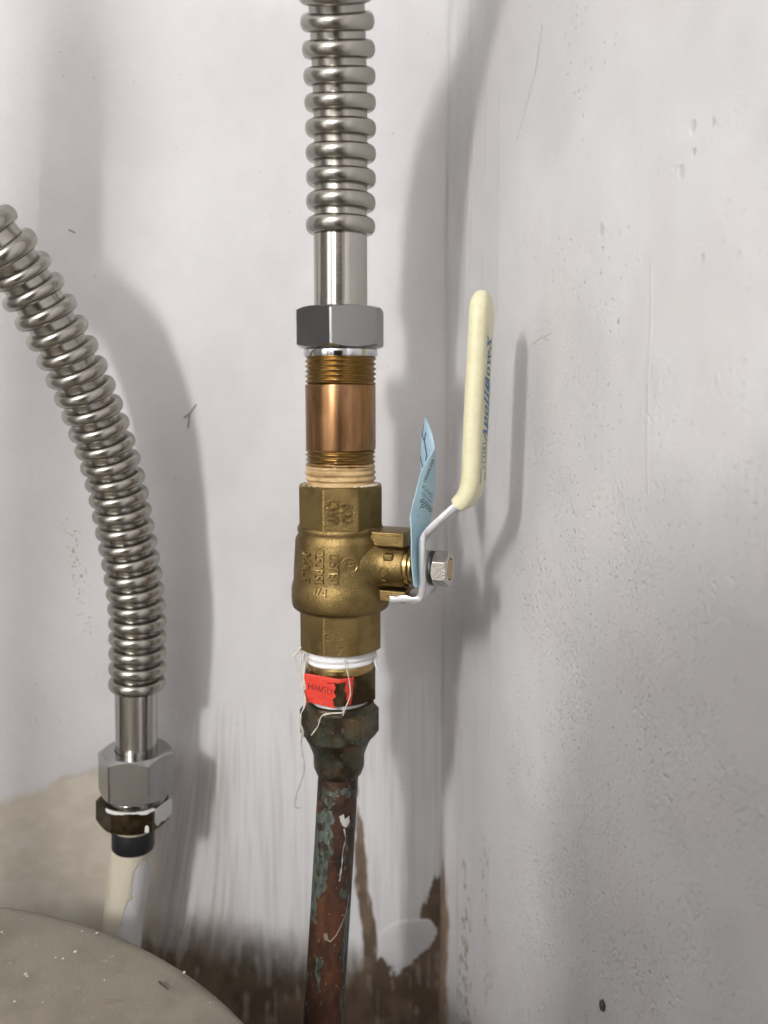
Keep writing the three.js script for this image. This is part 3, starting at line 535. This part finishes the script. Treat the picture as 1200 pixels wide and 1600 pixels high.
  // blue print on the outer face of the grip: a sheet a tenth of a millimetre proud of it
  const printMap = canvasMap(256, 1536, (c, w, h) => {
    c.clearRect(0, 0, w, h); c.save(); c.translate(w / 2, h / 2); c.rotate(-PI / 2); c.fillStyle = c.strokeStyle = '#2f6b9a'; c.textAlign = 'center'; c.textBaseline = 'middle'; // x now runs up the grip, y across it
    c.font = 'italic bold 178px serif'; c.save(); c.transform(1, 0, -0.25, 1, 0, 0); c.fillText('Apollo', -60, 6); c.restore(); c.lineWidth = 9; c.beginPath(); c.moveTo(-300, 72); c.quadraticCurveTo(-60, 96, 210, 66); c.stroke();
    c.font = 'italic bold 170px serif'; c.fillText('flow', 330, 4); c.fillText('X', 590, 0); c.lineWidth = 12; c.beginPath(); c.moveTo(460, -40); c.lineTo(560, 40); c.lineTo(640, -50); c.stroke();
    c.lineWidth = 8; c.strokeRect(-560, -55, 190, 110); c.font = 'bold 84px sans-serif'; c.fillText('1/4', -465, 3); c.beginPath(); c.moveTo(-640, -90); c.lineTo(-590, 0); c.lineTo(-640, 90); c.stroke();
    c.font = 'bold 44px sans-serif'; c.fillText('WOG', -700, -60); c.fillText('600', -700, 60);
    c.restore();
  });
  const pn = 60, printG = surface(8, pn, (i, j) => { const s = lerp(9, GL - 12, j / pn), p = gp.getPointAt(s / GL), t = gp.getTangentAt(s / GL), v = lerp(6.6, -6.6, i / 8), k = 3.27 - 0.3 * sstep(abs(v), 5.4, 7); return [p.x + t.y * k, p.y - t.x * k, v, i / 8, j / pn]; });
  part('grip_print', stemFrame(printG), new THREE.MeshPhysicalMaterial({ map: printMap, transparent: true, alphaTest: 0.25, roughness: 0.5 }), grip, 'blue lettering printed along the cream grip');
}

// ---------- blue hang tag on the stem ----------
{
  const o = thing('hang_tag', 'curled light blue plastic tag with black print hanging on the valve stem', 'tag', [SX + 31 * cu, SY, 31 * su]);
  const at = (x, y, z) => { const d = (320 - z) / 0.9903, py = (800 - y) / 1330, c8 = cos(rad(8)), s8 = sin(rad(8)), ry = py * c8 - s8, rz = c8 + py * s8; const t = (320 - z) / rz; return [((x - 600) / 1330) * t, ry * t, z]; };
  // rows: [height, left edge, right edge, depth of the left edge, of the right edge], read off the photograph along the tag
  const sheet = (rows, th, uvBox) => {
    const nV = 48, nU = 14, dens = (q) => { const f = q * (rows.length - 1), k = min(rows.length - 2, floor(f)), t = f - k, g = (n) => lerp(rows[k][n], rows[k + 1][n], t); return [g(0), g(1), g(2), g(3), g(4)]; };
    const pt = (i, j) => { const [y, l, r, zl, zr] = dens(j / nV), e = i / nU; return at(lerp(l, r, e), y, lerp(zl, zr, e) + 1.0 * sin(PI * e)); };
    const uvOf = (p) => [(p[0] - uvBox[0]) / (uvBox[2] - uvBox[0]), (p[1] - uvBox[1]) / (uvBox[3] - uvBox[1])];
    const f = surface(nU, nV, (i, j) => { const p = pt(i, j); return [...p, ...uvOf(p)]; });
    const n = f.attributes.normal, p = f.attributes.position, W = nU + 1, bk = (i, j) => { const k = j * W + i; return [p.getX(k) - n.getX(k) * th, p.getY(k) - n.getY(k) * th, p.getZ(k) - n.getZ(k) * th, f.attributes.uv.getX(k), f.attributes.uv.getY(k)]; }, ft = (i, j) => { const k = j * W + i; return [p.getX(k), p.getY(k), p.getZ(k), f.attributes.uv.getX(k), f.attributes.uv.getY(k)]; };
    const list = [f, surface(nU, nV, (i, j) => bk(nU - i, j)), surface(1, nV, (i, j) => (i ? ft(0, j) : bk(0, j))), surface(1, nV, (i, j) => (i ? bk(nU, j) : ft(nU, j))), surface(nU, 1, (i, j) => (j ? ft(i, 0) : bk(i, 0))), surface(nU, 1, (i, j) => (j ? bk(i, nV) : ft(i, nV)))];
    return list;
  };
  const frontRows = [[917, 648.5, 655, 21, 17], [911, 647, 662, 21.2, 11], [900, 645.6, 669, 21.3, 6], [880, 644, 672, 21.4, 4.2], [860, 643.4, 673, 21.4, 4], [845, 643.6, 673, 21.2, 4], [832, 643, 672.6, 20.4, 4], [820, 642.8, 672.4, 19, 4], [810, 641.4, 673, 17.6, 3.8], [806, 641.4, 673.6, 17, 3.6], [800, 643, 674.8, 16, 3], [788, 645.5, 677.5, 14.4, 2.5], [776, 648.6, 679.2, 13, 2], [762, 652, 680, 11.4, 1.6], [748, 655.4, 680.4, 10, 1.2], [734, 660, 680.6, 8.6, 1], [722, 665, 680.6, 7, 1], [712, 671, 680.4, 5, 1], [704, 676, 680.1, 3, 1], [699, 679.2, 679.8, 1.4, 1]];
  const lo = at(636, 925, 8), hi = at(690, 640, 8), UB = [lo[0], lo[1], hi[0], hi[1]];
  const px = (c, W, H) => { c.setTransform(W / 54, 0, 0, H / 285, -(636 * W) / 54, -(640 * H) / 285); };
  const tagBase = (c, W, H, col) => { c.fillStyle = col; c.fillRect(0, 0, W, H); };
  const fMap = canvasMap(432, 2048, (c, W, H) => {
    tagBase(c, W, H, '#b3d6e4'); px(c, W, H); c.fillStyle = '#15181b'; c.textAlign = 'center'; c.textBaseline = 'middle';
    const put = (t, x, y, deg, size, font, sx = 1) => { c.save(); c.translate(x, y); c.rotate(rad(deg)); c.scale(sx * size / 40, size / 40); c.font = font.replace('SZ', '40px'); c.fillText(t, 0, 0); c.restore(); };
    put('NSF/ANSI61', 671, 734.5, 115, 6.6, 'bold SZ sans-serif', 0.98);
    put('104-01A', 669.5, 767, 229, 8.6, 'SZ sans-serif', 0.9);
    put('LEAD FREE', 668, 776, 229, 5.6, 'SZ sans-serif', 0.95); c.strokeStyle = '#4a565c'; c.lineWidth = 0.5; c.beginPath(); c.moveTo(659, 772); c.lineTo(676, 792); c.stroke();
    put('Apollo', 670, 793, 229, 12.5, 'italic bold SZ serif', 0.95);
    c.fillStyle = '#15181b'; c.beginPath(); c.arc(657.2, 789, 1.2, 0, 7); c.fill();
    c.fillStyle = '#8fb4c2'; c.beginPath(); c.arc(652, 802, 1.2, 0, 7); c.fill();
  });
  const rMap = canvasMap(432, 2048, (c, W, H) => {
    tagBase(c, W, H, '#a3bfd2'); px(c, W, H); c.strokeStyle = '#3c4a55'; c.lineWidth = 1.7; c.lineJoin = 'miter';
    const poly = (a) => { c.beginPath(); a.forEach(([x, y], i) => (i ? c.lineTo(x, y) : c.moveTo(x, y))); c.stroke(); };
    poly([[664.5, 660], [662, 682], [665.5, 692], [669, 714], [667, 722]]); poly([[667.5, 677], [665, 691]]); poly([[658, 708], [661.5, 728], [666, 742]]);
  });
  const tagMat = (m) => new THREE.MeshPhysicalMaterial({ map: m, roughness: 0.4, transmission: 0.12, thickness: 0 });
  const strip = part('tag_strip', sheet(frontRows, 0.35, UB), tagMat(fMap), o);
  const backRows = [[790, 662, 676, 0.5, -2], [760, 659.5, 679, -1.5, 0.4], [735, 657.2, 680, -4, 0.4], [715, 656.8, 680, -5, 0.4], [699, 657.4, 679.6, -5.5, 0.4], [688, 658.2, 677.4, -5.8, -1], [676, 659.6, 674.6, -6, -2], [664, 661.4, 670.6, -6.2, -4], [657, 663, 667.4, -6.4, -5], [652, 664.2, 665.2, -6.5, -6]];
  part('folded_end', sheet(backRows, 0.35, UB), tagMat(rMap), o, 'upper end of the tag curling back, dark strokes of print on it');
}

// ---------- brass adapter with the red sticker ----------
const strandOf = (pts, r0, r1, flat = 0.35, sd = 1) => {
  const c = pathOf(pts), L = c.getLength(), st = []; for (let s = 0; s <= L; s += 0.35) st.push([s, lerp(r0, r1, noise(s / 2.2, sd, 9)) * (0.55 + 0.45 * min(1, s / 2, (L - s) / 2))]);
  const g = swept(c, st, 8, 0); return g;
};
{
  const o = thing('pipe_adapter', 'dark bronze adapter with torn red sticker under the ball valve', 'pipe fitting', [axisX(-120), -120, 0]);
  const tape = (y0, y1, r, turns, amp) => { const p = [[r - 1.5, y0]]; for (let i = 0; i <= 48; i++) { const q = i / 48; p.push([r + amp * sin(q * turns * 2 * PI) - 0.5 * (2 * q - 1) ** 4, lerp(y0, y1, q)]); } p.push([r - 1.5, y1]); const g = turned(p, 96, 0), a = g.attributes.position; for (let i = 0; i < a.count; i++) { const t = Math.atan2(a.getX(i), a.getZ(i)), f = 1 + 0.02 * (noise(t * 4 + 20, a.getY(i) * 1.2, 3) - 0.5); a.setX(i, a.getX(i) * f); a.setZ(i, a.getZ(i) * f); a.setY(i, a.getY(i) + 0.25 * sin(t * 2 + 1)); } g.computeVertexNormals(); return g; };
  part('thread_tape', up(tape(-103.1, -96.6, 13.1, 2.6, 0.28), -100), M.ptfe, o, 'white thread tape below the lower octagonal end');
  part('collar', up(turned([[12.6, -107.4], [13.2, -106.8], [13.3, -106.2], [13.2, -103.6], [12.6, -102.8]], 96), -105), M.turnedBrass, o);
  const hexAp = 13.55;
  const hex = part('hex_body', up(flats(6, hexAp, -117.2, -105.6, 31, { hole: 8, top: 0.93, bottom: 0.94, slope: 0.42 }), -112), M.darkBronze, o);
  part('thread_tape', up(tape(-120.4, -116.9, 11.3, 1.6, 0.25), -118), M.ptfe, o, 'white thread tape between the sticker and the bronze nut');
  // sticker: two torn pieces following the facets
  const hr = (t) => { const h = PI / 6; let a = (t - rad(31)) % (2 * h); if (a < 0) a += 2 * h; if (a > h) a -= 2 * h; return min(hexAp / cos(a), (hexAp / cos(h)) * 0.985); };
  const patch = (l, r, b, t) => { const nu = 44, nv = 22; return surface(nu, nv, (i, j) => { const v = j / nv, x = lerp(l(v), r(v), i / nu), y = lerp(b(i / nu), t(i / nu), v), a = asin(max(-0.999, min(0.999, x / 13.9))); const rr0 = hr(a) + 0.14 + 0.34 * fbm(x / 2.2, y / 2.2, 401, 3) ** 2 + (y > -106.4 ? -0.35 * (y + 106.4) : 0); return [rr0 * sin(a), y, rr0 * cos(a), (x + 14) / 22, (y + 119) / 14]; }); };
  const stMap = canvasMap(880, 560, (c, w, h) => {
    c.fillStyle = '#d9402f'; c.fillRect(0, 0, w, h);
    for (let i = 0; i < 900; i++) { c.fillStyle = ['rgba(120,15,10,0.07)', 'rgba(255,120,100,0.06)', 'rgba(60,10,8,0.05)'][i % 3]; c.beginPath(); c.ellipse(rnd() * w, rnd() * h, rr(3, 22), rr(2, 14), rr(0, 3), 0, 7); c.fill(); }
    c.strokeStyle = 'rgba(110,15,10,0.5)'; c.lineWidth = 4; for (const [a, b, d, e] of [[340, 300, 330, 520], [200, 330, 270, 380], [480, 120, 500, 60], [420, 360, 520, 380]]) { c.beginPath(); c.moveTo(a, b); c.lineTo(d, e); c.stroke(); }
    c.fillStyle = '#4a0806'; c.font = '130px sans-serif'; c.textBaseline = 'middle'; c.save(); c.translate(112, 215); c.rotate(0.04); c.scale(0.76, 1); c.fillText('HAMSEY', 0, 0); c.restore();
    c.save(); c.translate(725, 190); c.fillText('d', 0, 0); c.restore(); c.font = '90px sans-serif'; c.fillText('\u2019', 700, 170);
  });
  const jag = (s, a) => (v) => a * (fbm(v * 7, s, 411, 4) - 0.5);
  const j1 = jag(1, 2.2), j2 = jag(2, 2.0), j3 = jag(3, 0.5);
  const stickMat = new THREE.MeshPhysicalMaterial({ map: stMap, roughness: 0.5, side: THREE.DoubleSide });
  part('sticker', [up(patch((v) => -13.4 + 2.6 * max(0, v - 0.62), (v) => (v > 0.82 ? 4.5 : -0.9 - 0.8 * (1 - v)) + j1(v), (u) => -117.1 + 0.5 * (1 - u), (u) => -105.7 + 0.5 * (0.5 - abs(u - 0.5))), -112), up(patch((v) => 2.5 + 0.3 * sin(v * 5) + 0.8 * max(0, 0.3 - v) + j2(v), (v) => 4.6 + 1.2 * v + j3(v), () => -116.2, (u) => -105.9 + 0.4 * u), -112)], stickMat, hex, 'torn red sticker with black letters across the front facets');
  // loose strands of tape
  const lp = (x, y, z) => { const c8 = cos(rad(8)), s8 = sin(rad(8)), q = (800 - y) / 1330, t = (320 - z) / (c8 + q * s8); return [((x - 600) / 1330) * t, (q * c8 - s8) * t, z]; };
  const S = (a) => a.map((p) => lp(...p));
  part('tape_strand', [
    strandOf(S([[480, 1014, 6], [470, 1012, 7], [462, 1022, 7], [458, 1026, 7], [463, 1036, 7], [468, 1048, 7.5], [470.5, 1060, 8], [473, 1076, 9], [477, 1092, 10], [475, 1105, 14], [469.5, 1118, 14], [470, 1132, 14], [473, 1144, 13], [470.5, 1158, 10], [472, 1174, 8], [474.5, 1190, 7], [475, 1204, 6], [470, 1222, 4], [464, 1238, 2], [461.5, 1250, 1], [460.5, 1258, 0.5], [465, 1263, 0], [471, 1261, -1]]), 0.16, 0.62, 0.35, 1),
    strandOf(S([[459, 1026, 7], [466, 1020, 7], [476, 1016, 7], [474, 1024, 7.5], [470, 1034, 8], [469, 1046, 8]]), 0.2, 0.5, 0.4, 2),
    strandOf(S([[468, 1008, 5], [472, 1018, 6], [476, 1026, 6.5], [476, 1040, 7], [474.5, 1058, 8], [477, 1078, 8.5]]), 0.25, 0.75, 0.4, 3),
  ], M.strand, o, 'long grey strand of tape dangling at the left');
  part('tape_strand', [strandOf(S([[537, 1027, 14.2], [539, 1036, 14.4], [541, 1044, 14.8], [544, 1056, 15.2], [546.5, 1070, 15.2], [547.5, 1084, 15.0], [545, 1094, 14.2], [541, 1103, 16], [537.5, 1112, 16.4], [535.5, 1119, 16.2]]), 0.14, 0.34, 0.4, 4), strandOf(S([[536, 1104, 16.4], [535.5, 1113, 16.3], [527, 1114, 16.2], [515, 1115, 16], [504, 1118, 15.6], [499.5, 1125, 15.2], [497, 1134, 14.8], [490, 1144, 14], [486, 1149, 13.4]]), 0.14, 0.42, 0.4, 5)], M.strand, o, 'thin strand of tape hanging over the red sticker');
  part('tape_strand', [strandOf(S([[585, 1012, 3], [588, 1024, 3], [586, 1034, 3.5], [589, 1044, 4], [590, 1050, 4]]), 0.2, 0.7, 0.4, 6)], M.ptfe, o, 'short white wisp of tape at the right');
}

// ---------- compression fitting and copper pipe ----------
{
  const o = thing('compression_fitting', 'tarnished bronze compression fitting with green stains on top of the copper pipe', 'pipe fitting', [-17.6, -150, 0]);
  const lean = (g, y) => g.translate(-17.3 + 0.024 * (y + 120), 0, 0);
  part('socket_rim', lean(turned([[10.8, -121.6], [10.9, -119.4], [11.6, -118.9], [13.0, -119.3], [13.4, -120.2], [13.5, -123.4]], 96), -120), M.oldBronze, o);
  part('hex_nut', lean(flats(6, 13.55, -133.6, -121.6, 3, { hole: 6, top: 0.97, bottom: 0.93, slope: 0.62, round: 0.99 }), -128), M.oldBronze, o);
  part('tapered_neck', lean(turned([[12.9, -134.4], [13.2, -133.2]].reverse().map((p) => p).reverse().concat([]).length ? [[7.9, -150.0], [8.9, -149.0], [9.9, -146.4], [10.0, -144.8], [10.1, -141.2], [10.5, -139.8], [12.2, -135.6], [12.9, -134.4], [13.0, -132.6]] : [], 96), -142), M.oldBronze, o);
}
{
  const path = pathOf([[-18.0, -147, 0], [-18.7, -160, 1.6], [-21.4, -205, 7], [-24.2, -246.8, 12], [-27.5, -300, 17], [-29.5, -350, 20], [-31, -450, 22], [-31, -800, 22], [-31, -EYE, 22]]);
  const L = path.getLength(), st = []; for (let s = 0; s <= L; s += 4) st.push([s, 7.95]);
  const g = swept(path, st, 96, 0), u = g.attributes.uv, p = g.attributes.position;
  for (let i = 0; i < u.count; i++) { const c = path.getPointAt(min(1, u.getY(i) / L)); u.setXY(i, (Math.atan2(p.getX(i) - c.x, p.getZ(i) - c.z) / PI + 1) / 2, min(1, u.getY(i) / 180)); }
  // patches of tarnish: positions across the front (-1 to 1) and mm below the fitting
  const poly = (pts) => (a, s) => { let inn = false, d = 1e9; for (let i = 0, j = pts.length - 1; i < pts.length; j = i++) { const [xi, yi] = pts[i], [xj, yj] = pts[j]; if (yi > s !== yj > s && a < ((xj - xi) * (s - yi)) / (yj - yi) + xi) inn = !inn; const t = min(1, max(0, ((a - xi) * (xj - xi) + (s - yi) * (yj - yi)) / ((xj - xi) ** 2 + (yj - yi) ** 2 || 1))); d = min(d, hypot(a - xi - t * (xj - xi), s - yi - t * (yj - yi))); } return inn ? d : -d; };
  const F = (list) => poly(list.map(([x, y]) => { const py = 1200 + y / 4, cx = 528 - ((py - 1210) * 23) / 380, q = max(-1.6, min(1.6, (480 + x / 4 - cx) / 31.5)); const a = abs(q) < 0.97 ? asin(q) : Math.sign(q) * (asin(0.97) + (abs(q) - 0.97) * 2); return [a * 7.95, (py - 1200) / 3.88 + 2]; }));
  const verd = [F([[50, 260], [80, 235], [112, 190], [172, 190], [182, 260], [157, 290], [160, 460], [132, 480], [127, 540], [120, 690], [75, 737], [30, 740], [10, 560], [20, 330]]), F([[0, 740], [55, 735], [66, 800], [50, 840], [68, 900], [40, 915], [-10, 860]]), F([[242, 800], [290, 830], [262, 1000], [232, 1150], [195, 1105], [222, 1070]]), F([[205, 1360], [240, 1340], [215, 1460]]), F([[200, 60], [260, 62], [250, 100], [205, 95]]), F([[120, 70], [190, 80], [180, 125], [125, 110]]), F([[60, 1090], [115, 1110], [90, 1150], [60, 1180]])];
  const holes = [F([[70, 420], [100, 395], [130, 410], [130, 460], [105, 500], [72, 480]]), F([[52, 570], [72, 575], [76, 610], [58, 625]]), F([[66, 300], [92, 298], [94, 325], [70, 332]])];
  const bright = F([[150, 455], [188, 540], [202, 690], [248, 800], [228, 960], [195, 1100], [220, 1145], [228, 1280], [208, 1470], [196, 1660], [115, 1660], [113, 1490], [85, 1240], [80, 1140], [105, 1100], [58, 990], [53, 880], [65, 750], [115, 710], [130, 560]]);
  const blob = F([[205, 225], [230, 214], [240, 245], [266, 235], [269, 266], [242, 306], [224, 290]]);
  const drip = [[235, 310], [245, 370], [226, 440], [221, 520], [206, 620]], scr = [[262, 735], [246, 830], [215, 900], [185, 955], [150, 990], [140, 985]];
  const lineD = (list) => { const q = list.map(([x, y]) => { const py = 1200 + y / 4, cx = 528 - ((py - 1210) * 23) / 380; return [asin(max(-0.98, min(0.98, (480 + x / 4 - cx) / 31.5))) * 7.95, (py - 1200) / 3.88 + 2]; }); return (a, s) => { let d = 1e9; for (let i = 1; i < q.length; i++) { const [x0, y0] = q[i - 1], [x1, y1] = q[i], t = min(1, max(0, ((a - x0) * (x1 - x0) + (s - y0) * (y1 - y0)) / ((x1 - x0) ** 2 + (y1 - y0) ** 2))); d = min(d, hypot(a - x0 - t * (x1 - x0), s - y0 - t * (y1 - y0))); } return d; }; };
  const dripD = lineD(drip), scrD = lineD(scr), dab = F([[105, 950], [130, 935], [135, 985], [110, 985]]);
  const metalMask = new Uint8Array(512 * 1024 * 4);
  const maps = surfaceMaps(512, 1024, -25, 25, 0, 180, (a, s) => {
    const w = 2.0 * (fbm(a / 1.8, s / 2.6, 501, 6) - 0.5), n = fbm(a / 4, s / 7, 503, 4);
    let c = mix3([0.024, 0.013, 0.008], [0.065, 0.028, 0.015], sstep(n, 0.3, 0.7)), h = 0.3 + 0.2 * n;
    const br = sstep(bright(a, s) + w, -0.1, 0.35); c = mix3(c, mix3([0.05, 0.021, 0.011], [0.105, 0.039, 0.017], sstep(fbm(a / 3, s / 9, 505, 4), 0.3, 0.7)), br);
    let ve = -9; for (const f of verd) ve = max(ve, f(a, s)); for (const f of holes) ve = min(ve, -f(a, s));
    let vm = sstep(ve + 1.3 * w, -0.05, 0.3); vm = max(vm, (1 - br) * 0.8 * sstep(fbm(a / 2.6, s / 4, 507, 4), 0.62, 0.68));
    c = mix3(c, mix3([0.035, 0.05, 0.038], [0.125, 0.155, 0.128], sstep(fbm(a / 1.1, s / 3, 509, 5), 0.25, 0.75)), vm * 0.92); h += vm * 0.4;
    const pt = max(sstep(blob(a, s) + 0.7 * w, -0.05, 0.2), sstep(dripD(a, s) + 0.3 * w + 0.25 * noise(s / 2, 1, 511), 0.42, 0.18), sstep(scrD(a, s), 0.26, 0.1) * 0.75, sstep(dab(a, s) + 0.6 * w, 0, 0.3) * 0.3, sstep(noise(a / 0.5, s / 0.5, 513), 0.93, 0.97) * 0.6);
    c = mix3(c, [0.62, 0.60, 0.58], pt); h += pt * 0.5;
    return [c[0], c[1], c[2], h];
  });
  solo('copper_pipe', g, new THREE.MeshPhysicalMaterial({ map: maps.map, bumpMap: maps.bump, bumpScale: 0.0003, roughness: 0.5, metalness: 0.25 }), [-31, -EYE, 22], { label: 'tarnished copper pipe with green patina and white paint drips', category: 'pipe' });
}

// ---------- a lump of dirt on the side wall, and an unseen slab by the lens, shading that wall ----------
{
  const g = new THREE.IcosahedronGeometry(1.7, 2), p = g.attributes.position; for (let i = 0; i < p.count; i++) { const f = 0.7 + 0.6 * noise(p.getX(i) * 0.9 + 5, p.getY(i) * 0.9 + p.getZ(i), 8); p.setXYZ(i, p.getX(i) * f * 0.7, p.getY(i) * f * 1.15, p.getZ(i) * f * 0.8); } g.computeVertexNormals();
  const q = rightWall(138, -211, 0.4); g.translate(...q);
  solo('dirt_lump', g, plain(0.07, 0.055, 0.045, 0.9), q, { label: 'small dark lump of dirt stuck low on the side wall', category: 'dirt' });
}
{
  const x0 = -116, x1 = 14, y0 = -190, y1 = 78, z0 = 323.5, z1 = 331, r = 34, sh = new THREE.Shape();
  sh.moveTo(x0 + r, y0).lineTo(x1 - r, y0).absarc(x1 - r, y0 + r, r, -PI / 2, 0).lineTo(x1, y1 - r).absarc(x1 - r, y1 - r, r, 0, PI / 2).lineTo(x0 + r, y1).absarc(x0 + r, y1 - r, r, PI / 2, PI).lineTo(x0, y0 + r).absarc(x0 + r, y0 + r, r, PI, 1.5 * PI);
  const o = thing('unseen_slab', 'black slab out of view by the lens, shading the lower right wall', 'unseen_slab', [(x0 + x1) / 2, y0, z1]);
  part('case', new THREE.ExtrudeGeometry(sh, { depth: z1 - z0 - 2, bevelSize: 1, bevelThickness: 1, bevelOffset: -1, bevelSegments: 3, curveSegments: 16 }).translate(0, 0, z0 + 1), plain(0.015, 0.015, 0.016, 0.4), o);
  part('screen', new RoundedBoxGeometry(x1 - x0 - 20, y1 - y0 - 40, 0.6, 2, 0.25).translate((x0 + x1) / 2, (y0 + y1) / 2, z1 + 0.4), plain(0.01, 0.01, 0.012, 0.1), o);
}
renderer.render(scene, camera);
